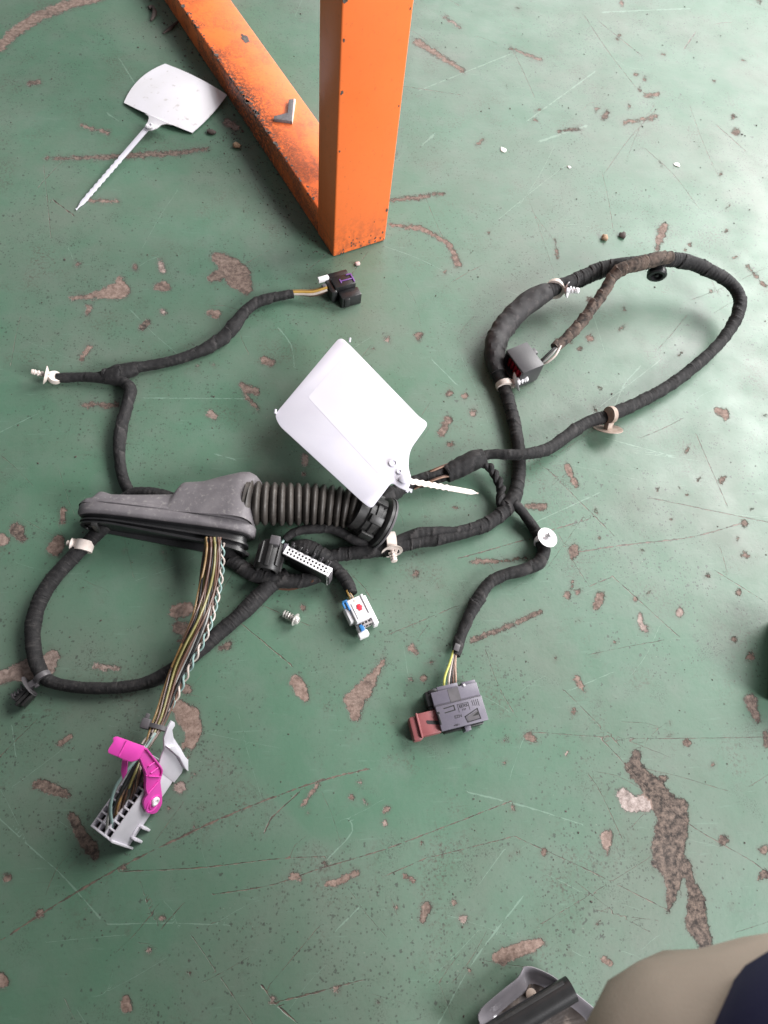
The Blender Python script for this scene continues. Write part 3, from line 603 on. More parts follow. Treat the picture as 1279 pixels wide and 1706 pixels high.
def tag_on_floor():
    hf = lambda u, v: 3+9*math.sin(math.pi*min(1, max(0, u)))*(.55+.45*v)+4*v
    G = coons([(206, 171), (320, 221), (378, 158), (275, 106)], [(1, 2), (2, 2), (2, -3), (-8, -7)], hf)
    mb = MB(); sheet(mb, G, .0009); t = mb.build('plastic_tag', tagd_m, None)
    tag(t, 'bent soiled white tag on the green floor with its edge under the orange rail', 'tag')
    mb = MB(); hq = lambda x, y: 20-.12*abs(x-258)
    slab(mb, rounded([(240, 188), (248, 194), (246, 203), (241, 209), (243, 216), (251, 217), (262, 213), (267, 208), (276, 206), (288, 208), (270, 198)], 3), lambda x, y: 15+(.06*(x-250)), .0012, .0002); mb.build('tag_neck', tagd_m, t)
    m = Matrix.Translation(PH(249, 211, 17)) @ Matrix.Scale(sc(249, 211), 4); mb = MB(); mb.lathe(m, [(6, -1), (6.3, 2), (4.2, 3), (3.4, 1), (.01, 1)], 16); mb.build('tie_lock', tagd_m, t)
    mb = MB(); tie_tail(mb, (250, 207), (126.5, 349), 15, 2, 8.0, .0014, .38, .88, 16); mb.build('tie_tail', tagw_m, t)
tag_on_floor()

# ------------------------------------------------------------------ the wiring harness
HN = empty('wiring_harness', P(560, 800, 0)); tag(HN, 'black taped car door wiring harness with rubber boot, loops and coloured connectors', 'wiring harness')
def cable(spec, pitch=9e-3, amp=.13, m=tape_m, lump=.10, seg=22, label=None, name='taped_cable', flat=1.0):
    p, r = path(spec); r = r*(.90 if m is not foam_m else .97); t_ = np.arange(len(r)); o_ = rng.random(4)*6.28; r = r*(1+.045*np.sin(t_/11+o_[0])*np.sin(t_/29+o_[1])+.03*np.sin(t_/5.3+o_[2])*np.sin(t_/17+o_[3])); mb = MB(); mb.sweep(p, r, seg, (max(pitch*1.7, .015) if pitch > 4e-3 else pitch, amp) if amp else None, lump, flat); return mb.build(name, m, HN, smooth=24, label=label)
# upper left branch with its tail and the drop to the boot
cable([(488, 489, 8, 12), (462, 494, 9, 12), (430, 504, 11), (405, 523, 11), (388, 545, 12), (370, 563, 11), (340, 582, 10), (300, 597, 10), (250, 608, 10), (222, 613, 11), (195, 620, 11), (172, 626, 9), (148, 628, 6)], 14e-3, .16)
cable([(94, 629, 8, 10), (112, 629, 9), (145, 628, 9), (180, 632, 10), (203, 637, 11), (216, 648, 12), (212, 672, 11), (203, 708, 11), (198, 745, 11), (202, 785, 11), (214, 816, 11), (222, 826, 11)], 16e-3, .10)
cable([(196, 840, 9, 16), (212, 828, 11, 18), (230, 823, 13, 20), (262, 826, 14, 22), (292, 836, 13, 22), (310, 845, 12, 22)], 9e-3, .12)
cable([(226, 613, 12), (208, 619, 13.5), (190, 625, 13), (172, 627, 11.5)], 12e-3, .16)
# left loop
cable([(200, 862, 12, 20), (170, 882, 13, 18), (148, 902, 13), (125, 924, 13), (92, 960, 13), (67, 1000, 13), (54, 1045, 13), (56, 1085, 13), (64, 1112, 13), (80, 1133, 12), (115, 1143, 12), (155, 1147, 12), (205, 1145, 12), (250, 1135, 12), (290, 1115, 13), (330, 1084, 13), (365, 1054, 14), (400, 1024, 14), (430, 995, 14), (455, 972, 14), (480, 958, 14)], 2.6e-3, .045, label=None)
# under the middle: dark run from boot to the sockets
cable([(365, 912, 12, 16), (392, 938, 14, 16), (425, 958, 14, 15), (465, 968, 14, 15), (505, 968, 12, 13), (530, 960, 11, 12), (555, 945, 11, 13)], 9e-3, .12)
# main run to the junction and up through the loop
cable([(540, 928, 12, 14), (570, 923, 12), (600, 919, 13), (640, 914, 14), (690, 903, 14), (730, 897, 14), (770, 888, 13), (805, 876, 13), (832, 858, 14), (852, 835, 15), (862, 805, 13), (865, 775, 12), (863, 740, 12), (857, 708, 12), (847, 668, 12), (838, 640, 12), (828, 618, 13), (824, 595, 13), (826, 574, 13, 17), (838, 547, 13, 22), (858, 522, 13, 26), (884, 500, 13, 30), (908, 487, 13, 34), (935, 477, 13, 38), (968, 464, 14, 42), (1003, 449, 14, 50), (1040, 442, 13, 58), (1080, 436, 12, 62)], 6e-3, .10, lump=.07)
cable([(830, 622, 13.5), (824, 602, 16), (824, 583, 18.5), (829, 563, 18.5, 20), (841, 543, 18.5, 22), (860, 521, 18.5, 26), (884, 501, 18, 30), (902, 490, 16.5, 33), (914, 485, 14, 35)], 26e-3, .05, m=foam_m, lump=.03, label='thick dark sleeve', name='sleeve')
cable([(655, 903, 9, 20), (690, 890, 10, 22), (730, 886, 10, 22), (765, 884, 9, 20), (800, 874, 8, 20)], 12e-3, .12)
# the right hand side of the loop and back to the tag
cable([(1070, 438, 12, 60), (1108, 432, 12, 62), (1145, 435, 12, 60), (1185, 452, 11, 54), (1216, 472, 11, 46), (1231, 495, 11, 40), (1229, 522, 11, 34), (1210, 556, 11, 28), (1183, 588, 11, 24), (1146, 620, 11, 20), (1105, 648, 11, 18), (1060, 673, 11, 18), (1018, 691, 12, 20), (978, 704, 11, 20), (945, 726, 11, 22), (915, 746, 11, 28), (880, 755, 11, 37), (850, 757, 10, 38), (820, 757, 10, 34), (790, 763, 12, 28)], 8e-3, .12)
cable([(806, 762, 15, 30), (785, 770, 17, 28), (762, 781, 17, 26), (742, 790, 16, 24)], 20e-3, .22, seg=22)
cable([(770, 781, 12, 24), (735, 789, 14, 22), (705, 798, 14, 20), (680, 806, 13, 20), (655, 822, 14, 24), (630, 838, 14, 30)], 11e-3, .15)
# dusty branch to the socket with the red seal
cable([(1118, 428, 9, 76), (1090, 433, 12, 76), (1060, 441, 13, 74), (1035, 448, 12, 70), (1020, 461, 10, 64), (1005, 486, 10, 56), (985, 515, 10, 48), (962, 545, 10, 42), (940, 566, 9, 38), (924, 580, 9, 36)], 9e-3, .20, m=brown_m)
# junction to the socket with the maroon lever
cable([(856, 838, 11, 22), (872, 856, 10, 16), (888, 878, 11), (899, 897, 11), (905, 918, 11), (896, 938, 12), (872, 950, 12), (840, 958, 12), (815, 972, 12), (797, 998, 12), (780, 1030, 11), (768, 1058, 10), (762, 1082, 9, 14), (759, 1092, 8, 16)], 11e-3, .14)
cable([(752, 1086, 8, 16), (762, 1088, 9, 16)], 8e-3, 0) if False else None
# small twisted side loop
for k in range(2):
    p, r = path([(800, 770, 6, 30), (815, 778, 6, 28), (828, 797, 6, 22), (835, 818, 6, 18), (833, 836, 6, 18), (842, 850, 6, 20)]); L = np.linspace(0, 1, len(p))
    off = np.stack([np.cos(L*22+k*math.pi), np.sin(L*22+k*math.pi)*.6, np.sin(L*22+k*math.pi)], 1)*.0019; mb = MB(); mb.sweep(p+off, r*.85, 12, (7e-3, .1)); mb.build('taped_cable', tape_m, HN, smooth=28)
# branch behind the sockets
cable([(474, 899, 6, 28), (492, 886, 8, 30), (520, 881, 9, 30), (548, 880, 9, 28), (570, 888, 10, 26), (592, 899, 11, 24), (622, 901, 10, 22), (648, 901, 10, 20)], 14e-3, .12)
cable([(545, 935, 11, 16), (562, 950, 11, 14), (577, 970, 12, 14), (586, 990, 11, 16)], 9e-3, .10)
p, r = path([(486, 915, 14, 20), (510, 915, 18, 22), (535, 925, 15, 20), (552, 932, 11, 16)]); mb = MB(); mb.sweep(p, r, 18, (8e-3, .12), .1); mb.build('taped_cable', tape_m, HN, smooth=28)

def wire(spec, m, r_=None, name='wire'):
    p, r = path(spec, .0016); mb = MB(); mb.sweep(p, r, 8); return mb.build(name, WM[m], HN, smooth=40)
# short wires
for m_, y0, y1, h in (('yellow', 487, 485, 16), ('white', 490, 489, 14), ('brown', 489, 491, 10), ('gold', 485, 483, 12)): wire([(478, y0, 2, h), (500, (y0+y1)/2+.5, 2, h+1), (522, y1+1, 2, h+3), (545, y1-6, 2, h+8)], m_)
for k, (m_, dx) in enumerate((('lime', -18), ('white', -10), ('brown', -3), ('tan', 2), ('black', -6))): wire([(759+dx*.2, 1084, 2, 17), (757+dx*.5, 1108, 2, 20), (757+dx*.9, 1128, 2, 24), (757+dx, 1148, 2, 22)], m_)
for m_, d in (('white', 5), ('grey', 0), ('black', -4)): wire([(932+d*.4, 574+d*.3, 2, 40), (920+d, 589+d*.6, 2, 38), (908+d, 600+d*.5, 2, 32), (900+d, 606, 2, 26)], m_)
wire([(474, 898, 2.2, 28), (468, 907, 2.2, 32), (462, 918, 2.2, 30)], 'cyan')
for m_, d in (('gold', 0), ('black', -4), ('yellow', -7)): wire([(580+d*.3, 984, 2.2, 22), (586+d*.5, 994, 2.2, 24), (592+d*.6, 1004, 2.2, 20)], m_)
for m_, d in (('gold', 0), ('tan', 3), ('brown', 6)): wire([(450, 972+d, 2, 8), (480, 979+d*.5, 2, 7), (505, 974+d*.4, 2, 12), (522, 967, 2, 20)], m_)
for m_, d in (('brown', 0), ('tan', 2)): wire([(770, 766+d, 1.3, 33), (745, 773+d, 1.3, 34), (720, 783+d, 1.3, 32), (704, 791+d, 1.3, 22)], m_); wire([(752, 791+d, 1.2, 32), (735, 794+d, 1.2, 35), (712, 803+d, 1.2, 32), (690, 813+d, 1.2, 20)], m_)

# the open bundle from the boot to the grey connector
def bundle():
    ctr = [(355, 895, 62), (354, 912, 58), (351, 945, 42), (346, 985, 36), (335, 1030, 46), (316, 1075, 46), (298, 1115, 40), (284, 1152, 42), (270, 1190, 48), (258, 1216, 54)]
    wid = [13, 14, 16, 16, 15, 14, 13, 12, 10, 8]
    cols = ['olive', 'gold', 'brown', 'olive', 'grey', 'black', 'pink', 'brown', 'tan', 'grey', 'black', 'brown', 'grey', 'olive', 'black', 'grey', 'brown', 'black', 'tan', 'brown', 'gold', 'black', 'grey', 'brown']
    n = len(cols); cells = []
    for k in range(n):
        a = k/(n-1)*2-1; lay = [0.0, 1.1, -.9, .6, -.45, .9][k % 6]; ph = rng.uniform(-.3, .3); spec = []
        for j, (x, y, h) in enumerate(ctr):
            t = j/(len(ctr)-1); w_ = wid[j]; sl = (1-t)
            drift = .55*math.sin(3.4*t+k*2.1)+.25*math.sin(7*t+k)
            q = max(-1, min(1, a+drift*math.sin(math.pi*t)));  dx, dy = w_*q*.93, w_*q*.36*(t)
            spec.append((x+dx, y+dy, 2.0, h+lay*w_*.5*math.sqrt(max(.05, 1-q*q))))
        # into the cells of the connector
        tx, ty = (205+rng.uniform(-24, 24), 0); u = k/(n-1)
        ex, ey = 243-52*u+rng.uniform(-3, 3), 1300+66*u+rng.uniform(-4, 4)
        mx, my = 247-16*u+a*5, 1248+16*u
        spec.append((mx, my, 2.0, 70+rng.uniform(-4, 5))); spec.append((ex+4-3*u, ey-26, 2.0, 78+rng.uniform(-3, 6))); spec.append((ex-6, ey+4, 2.0, 50))
        wire(spec, cols[k])
    # long pale wires that bow over to the far end
    wire([(258, 1222, 2.2, 62), (238, 1252, 2.2, 88), (212, 1284, 2.4, 94), (192, 1312, 2.4, 92), (184, 1345, 2.4, 80), (187, 1378, 2.4, 54)], 'cyan'); wire([(256, 1222, 2.2, 64), (232, 1256, 2.2, 90), (205, 1295, 2.2, 92), (186, 1330, 2.2, 82), (180, 1360, 2.2, 70), (177, 1390, 2.2, 52)], 'grey')
    wire([(254, 1222, 2.2, 64), (240, 1250, 2.2, 86), (220, 1282, 2.2, 92), (200, 1320, 2.2, 86), (192, 1345, 2.2, 64), (193, 1362, 2.2, 54)], 'black')
    # twisted pair along the right
    q = [(370, 905, 2.0, 58), (370, 940, 2.0, 46), (366, 975, 2.0, 40), (357, 1015, 2.0, 44), (345, 1055, 2.0, 52), (325, 1095, 2.4, 50), (308, 1130, 2.4, 42), (292, 1165, 2.4, 42), (272, 1198, 2.4, 50), (257, 1216, 2.4, 56), (236, 1240, 2.4, 64)]
    for k, m_ in enumerate(('cyan', 'white')):
        p, r = path(q, .0012); s = np.concatenate([[0], np.cumsum(np.linalg.norm(np.diff(p, axis=0), axis=1))]); a = s/.0185*2*math.pi+k*math.pi+.8*np.sin(s/.03)
        T = np.gradient(p, axis=0); T /= np.linalg.norm(T, axis=1)[:, None]; A = np.cross(T, [0, 0, 1.0]); A /= np.linalg.norm(A, axis=1)[:, None]; B = np.cross(A, T); fade = np.clip((s[-1]-s)/.06, .2, 1)[:, None]
        mb = MB(); mb.sweep(p+(np.cos(a)[:, None]*A+np.sin(a)[:, None]*B)*.0018*fade, r*.8, 8); mb.build('wire', WM[m_], HN, smooth=40)
bundle()

# ------------------------------------------------------------------ rubber boot and bellows
def boot():
    m = frame((138, 872), (421, 907), 0)           # x along the flange, y away, z up
    Lx = 284.0
    def oval(off, x0=7, x1=Lx, z0=4, z1=60, n=72, ex=5.0, ez=2.6):
        cx, a = (x0+x1)/2, (x1-x0)/2+off; cz, b = (z0+z1)/2, (z1-z0)/2+off; o = []
        for k in range(n):
            t = 2*math.pi*k/n; c, s = math.cos(t), math.sin(t); o.append((cx+a*math.copysign(abs(c)**(2/ex), c), cz+b*math.copysign(abs(s)**(2/ez), s)))
        return o
    def loft(mb, rings):
        V = []; n = len(rings[0][1]); Fc = []
        for y, o in rings: V += [tuple(m @ Vector((x, y if not callable(y) else y(x), z))) for x, z in o]
        for i in range(len(rings)-1):
            for k in range(n): Fc.append((i*n+k, i*n+(k+1) % n, (i+1)*n+(k+1) % n, (i+1)*n+k))
        Fc.append(tuple(range(n))); Fc.append(tuple((len(rings)-1)*n+k for k in range(n-1, -1, -1))); return mb.add(V, Fc)
    # dome
    us = np.concatenate([np.linspace(0, 18, 8), np.linspace(22, 262, 70), np.linspace(266, 284, 10)])
    dk = [(0, 14), (6, 22), (14, 27), (24, 30), (29, 43), (34, 44), (50, 40), (80, 44), (110, 49), (140, 54), (148, 56), (156, 76), (160, 79), (188, 84), (194, 86), (215, 96), (250, 110), (262, 112), (274, 108), (284, 100)]
    tk = [(0, 50), (14, 58), (140, 61), (156, 62), (200, 68), (250, 76), (270, 78), (284, 72)]
    nt = 28; V = []; Fc = []
    for u in us:
        D = np.interp(u, *zip(*dk)); zt = np.interp(u, *zip(*tk)); cap = (1-abs(2*u/Lx-1)**8)**(1/4) if 0 < u < Lx else .35
        cap = max(cap, .35); zc = 31; hz = (zt-zc)*cap; hb_ = 27*cap
        for k in range(nt+1):
            t = math.pi*k/nt; c, s = math.cos(t), math.sin(t); y = 15+(D-15)*abs(s)**(2/3.6); z = zc+(hz if c > 0 else hb_)*math.copysign(abs(c)**(2/3.0), c)
            z -= .10*max(0, y-15)*(1 if c > 0 else 0)*(0 if u > 150 else 1)
            V.append(tuple(m @ Vector((u, y, z))))
    for i in range(len(us)-1):
        for k in range(nt): Fc.append((i*(nt+1)+k, (i+1)*(nt+1)+k, (i+1)*(nt+1)+k+1, i*(nt+1)+k+1))
    Fc.append(tuple(range(nt+1))); Fc.append(tuple((len(us)-1)*(nt+1)+k for k in range(nt, -1, -1)))
    mb = MB(); mb.add(V, Fc)
    loft(mb, [(-2, oval(1)), (0, oval(4)), (3, oval(5)), (12, oval(5)), (14.0, oval(4.6)), (15.0, oval(.4)), (16.2, oval(-.6)), (18, oval(1.6)), (21, oval(1.4)), (23, oval(0)), (25, oval(-3))])
    b = mb.build('rubber_boot', rubber_m, HN, smooth=50, label='grey dusty rubber boot')
    # black plastic carrier in the mouth of the boot
    mb = MB(); sk = lambda k, t=0: (lambda x: k-t*max(0, (x-60)/224))
    loft(mb, [(sk(-1), oval(-3)), (sk(-4.5), oval(-2)), (sk(-5.5), oval(-5))]); loft(mb, [(sk(-5), oval(-7)), (sk(-9, 7), oval(-7)), (sk(-9.2, 7), oval(-2.5)), (sk(-12, 8), oval(-2)), (sk(-12.6, 8), oval(-6))])
    loft(mb, [(sk(-12, 7), oval(-9)), (sk(-14, 14), oval(-9)), (sk(-14.2, 14), oval(-4)), (sk(-17.5, 16), oval(-4)), (sk(-18, 16), oval(-9)), (sk(-10, 4), oval(-13))])
    mb.build('carrier_frame', blackp_m, b, smooth=40)
    for (x, y0, pts) in ((36, 0, [(0, 58), (9, 58), (7, 30), (3, 26), (0, 30)]), (262, 0, [(0, 40), (9, 42), (9, 26), (20, 4), (16, 2), (2, 22)])):
        mb = MB(); mm = m @ Matrix.Translation((x, -20, 0)) @ Matrix.Rotation(R_(90), 4, 'X'); mb.prism(mm, pts, -1, 5, .6); mb.build('latch_tab', dgrey_m if x > 100 else blackd_m, b)
    # neck ring and bellows
    p, r = path([(409, 836, 38, 39), (424, 838, 36, 39), (470, 840, 35, 38), (520, 841, 35, 37), (565, 845, 34, 37), (596, 850, 33, 38), (616, 855, 31, 38)], .0006)
    s = np.concatenate([[0], np.cumsum(np.linalg.norm(np.diff(p, axis=0), axis=1))]); s0 = sc(500, 840); s /= s0
    px0 = 6; pit = 12.9; ph = (s-px0)/pit; q = np.abs(np.cos(math.pi*ph))**.8
    r = np.where(s < px0, r*.93, r*(.76+.24*q)); mb = MB(); mb.sweep(p, r, 40); mb.build('bellows', bellow_m, b, smooth=60)
    # round grommet at the other end, seen past the tag
    ax = frame((602, 855), (640, 866), 44, 0, 24); mb = MB(); mm = ax @ Matrix.Rotation(R_(90), 4, 'Y')
    mb.lathe(mm, [(30, -14), (31, 0), (34, 2), (34, 10), (37, 12), (37, 20), (33, 22), (33, 28), (40, 30), (43, 33), (43, 38), (40, 41), (38, 41), (37, 35), (20, 34)], 44)
    g = mb.build('end_grommet', blackd_m, b, smooth=35)
    mb = MB(); mb.lathe(mm, [(41.5, 38.5), (44.6, 38.6), (45, 40.5), (44, 42.2), (41.5, 42)], 48); mb.build('grommet_lip', dgrey_m, b, smooth=40)
    for k in range(7):
        a = k/7*2*math.pi; m2 = mm @ Matrix.Rotation(a, 4, 'Z'); q = MB(); q.box(m2, 34, 40, -7, 7, 4, 26, 1.2); q.build('latch_rib', blackd_m, b)
boot()

# ------------------------------------------------------------------ cable clips
def clip(px, py, h, ax, cab, r, off, discr, stem, m=white_m, sw=9, cup=4, head=5.5, label=None, strap_m=None, fins=True):
    """ax: stem direction (image right, image up, up); cab: cable direction likewise; sizes in photo units"""
    r *= .92; s = sc(px, py); o = P(px, py, h*s); f = frame((px, py), (px+10, py), h); X = np.array(f.col[0][:3])/s; Y = np.array(f.col[1][:3])/s; Z = np.array([0, 0, 1.0])
    def wv(v): q = X*v[0]+Y*v[1]+Z*v[2]; return q/np.linalg.norm(q)
    z = wv(ax); c = wv(cab); c = c-(c@z)*z; c /= np.linalg.norm(c); y = np.cross(z, c)
    def mtx(c0, c1, c2): return Matrix([[c0[i]*s, c1[i]*s, c2[i]*s, o[i]] for i in range(3)]+[[0, 0, 0, 1]])
    ms = mtx(z, y, c) if np.dot(np.cross(z, y), c) > 0 else mtx(y, z, c)
    mb = MB(); mb.lathe(ms, [(r, -sw/2), (r+1.6, -sw/2), (r+2, 0), (r+1.6, sw/2), (r, sw/2)], 28)
    k = mb.build('cable_clip', strap_m or m, HN, smooth=50, label=label)
    mz = mtx(c, y, z)
    if np.dot(np.cross(c, y), z) < 0: mz = mtx(y, c, z)
    mb = MB(); mb.box(mz, -5, 5, -5, 5, r-1, off-1.5, 1); mb.box(mz, 4, 9, -2.5, 2.5, r-1, r+6, .8); mb.build('clip_block', strap_m or m, k)
    mb = MB(); mb.lathe(mz, [(3, off-2.5), (discr*.6, off-1.5), (discr, off+cup*.4), (discr+.4, off+cup*.4+1.2), (discr*.6, off), (3, off+.4)], 32); mb.build('clip_disc', m, k, smooth=50)
    if stem > 0:
        mb = MB(); mb.lathe(mz, [(3.4, off), (3.4, off+stem*.9), (2, off+stem)], 14)
        if fins:
            for j in range(3):
                z0 = off+stem*(.25+.25*j); mb.box(mz, -head*(1-.12*j), head*(1-.12*j), -2.6, 2.6, z0, z0+2.2, .6); mb.box(mz, -2.4, 2.4, -head*(.95-.12*j), head*(.95-.12*j), z0+.6, z0+3.0, .6)
        mb.lathe(mz, [(3, off+stem-3), (head*.8, off+stem-1.5), (head*.7, off+stem+1), (2, off+stem+2)], 14); mb.build('clip_stem', m, k)
    return k
clip(91, 629, 11, (-1, .05, .45), (1, 0, .3), 9.5, 12, 15, 22, cream_m, label='cream clip with round collar')
clip(140, 910, 14, (-1, .15, .2), (.7, .75, 0), 14, 18, 9, 8, cream_m, sw=17, head=6, fins=False)
clip(71, 1128, 16, (-.80, -.62, -.08), (.6, -.8, 0), 12.5, 26, 19, 26, dgrey_m, sw=9, cup=-7, head=9, label='dark grey clip with flared collar')
clip(650, 902, 20, (.10, -.95, .16), (1, 0, 0), 15.5, 17, 17, 20, cream_m, sw=16, head=7)
clip(903, 903, 12, (.22, .05, 1), (.3, 1, 0), 12.5, 15, 17, 14, white_m, head=6)
clip(925, 481, 36, (.85, -.45, .35), (.9, .4, 0), 15, 18, 12, 18, white_m, strap_m=cream_m, head=6)
clip(840, 642, 13, (1, .12, .35), (.2, -1, 0), 13.5, 18, 16, 20, white_m, strap_m=cream_m, head=6)
clip(1017, 691, 30, (-.02, -.56, -.70), (.9, .4, 0), 13, 26, 24, 0, beige_m, sw=8, cup=-9, label='dusty beige mushroom clip')
_c = [o for o in bpy.data.objects if o.get('label') == 'dark grey clip with flared collar'][0]
m = frame((52, 1151), (28, 1176), 14); mb = MB(); mb.box(m, 0, 26, -9, -3, -8, 7, 1); mb.box(m, 0, 30, -2, 3, -9, 8, 1); mb.box(m, 0, 25, 5, 10, -8, 6, 1); mb.build('clip_foot', blackd_m, _c)
# black plug under the top of the loop
m = frame((1094, 452), (1096, 470), 50); mb = MB(); mm = m @ Matrix.Rotation(R_(100), 4, 'Y'); mb.lathe(mm, [(9, -10), (10, 0), (14.5, 1), (15, 8), (13, 10), (9, 10), (8, 4), (3, 4), (2.5, 9), (.01, 9.5)], 28); mb.build('plug', blackp_m, HN, label='black round plug')
# tape end on the branch
mb = MB(); m = frame((762, 1077), (757, 1092), 22); mb.box(m, -4, 8, -5, 4, 0, 1.5, .5); mb.build('tape_end', dgrey_m, HN)

# ------------------------------------------------------------------ connectors
def connector_top():
    m = frame((543, 471), (588, 459), 30)           # lies at the end of the upper left branch
    mb = MB(); mb.box(m, 10, 46, -16, 8, -30, 0, 2); mb.box(m, 8, 44, 8, 20, -30, -3, 2); mb.box(m, 14, 49, -34, -16, -30, -8, 2); mb.box(m, 2, 12, -20, 12, -26, -4, 2); mb.box(m, 18, 28, -36, -30, -28, -10, 1.5)
    k = mb.build('connector', blackp_m, HN, label='black connector with purple lock and white tab')
    mb = MB(); mb.box(m, -9, 9, 8, 15, -7, 1, 1); mb.build('lock_tab', white_m, k)
    mb = MB(); mb.box(m, -6, 2, -2, 5, -14, -6, 1); mb.build('wire_seal', dgrey_m, k)
    mb = MB(); mb.box(m, 43, 45.5, -13, 5, 0, 1.6, .4); mb.box(m, 22, 24, -9, -1, 0, 1.4, .4); mb.box(m, 24, 43, -6.2, -4.4, 0, 1.2, .3); mb.box(m, 36, 45, 3.4, 5.4, 0, 1.5, .4); mb.build('purple_lock', purple_m, k)
connector_top()
def connector_red():
    m = frame((843, 583), (878, 570), 44, 0, 0)      # x towards the far corner of the top face, -y along its length
    x = m.col[0].xyz; p0 = Vector(P(843, 583, 44*sc(843, 583))); px_ = Vector(P(878, 569, 44*sc(843, 583))); py_ = Vector(P(872, 622, 44*sc(843, 583)))
    s = sc(843, 583); ex = (px_-p0); lx = ex.length/s; ex.normalize(); ey = (py_-p0); ey -= ey.dot(ex)*ex; ly = ey.length/s; ey.normalize(); ez = ex.cross(ey)
    if ez.z < 0: ez = -ez
    m = Matrix([[ex[i]*s, ey[i]*s, ez[i]*s, p0[i]] for i in range(3)]+[[0, 0, 0, 1]])
    # hollow shell: opening on the -x side
    mb = MB(); mb.box(m, 0, lx, 0, ly, -4, 0, 1.6); mb.box(m, 1, lx, ly-5, ly, -40, -1, 1.6); mb.box(m, 1, lx, 0, 4, -40, -2, 1.6); mb.box(m, 1, lx, 1, ly-1, -42, -38, 1.4); mb.box(m, lx-14, lx-1, 2, ly-2, -40, -2, 1.2)
    k = mb.build('connector', conn2_m, HN, label='dark grey socket with red seal inside')
    mb = MB(); mb.box(m, 9, 20, 6, ly-7, -34, -8, 2); 
    for j in range(4): mb.box(m, 5, 10, 8+j*8, 13+j*8, -30, -12, 1.2)
    mb.build('red_seal', red_m, k)
    mb = MB(); mb.box(m, lx, lx+11, 10, 22, -26, -8, 2); mb.box(m, lx, lx+6, 8, 34, -32, -14, 2); mb.build('wire_outlet', conn2_m, k)
connector_red()
def text_part(txt, m, size, mt, parent):
    c = bpy.data.curves.new('t', 'FONT'); c.body = txt; c.size = size; c.extrude = .12; o = bpy.data.objects.new('t', c); COL.objects.link(o)
    dg = bpy.context.evaluated_depsgraph_get(); me = o.evaluated_get(dg).to_mesh(); V = [tuple(m @ v.co) for v in me.vertices]; Fc = [tuple(p.vertices) for p in me.polygons]; o.evaluated_get(dg).to_mesh_clear()
    bpy.data.objects.remove(o); mb = MB(); mb.add(V, Fc); return mb.build('moulded_lettering', mt, parent, smooth=None)
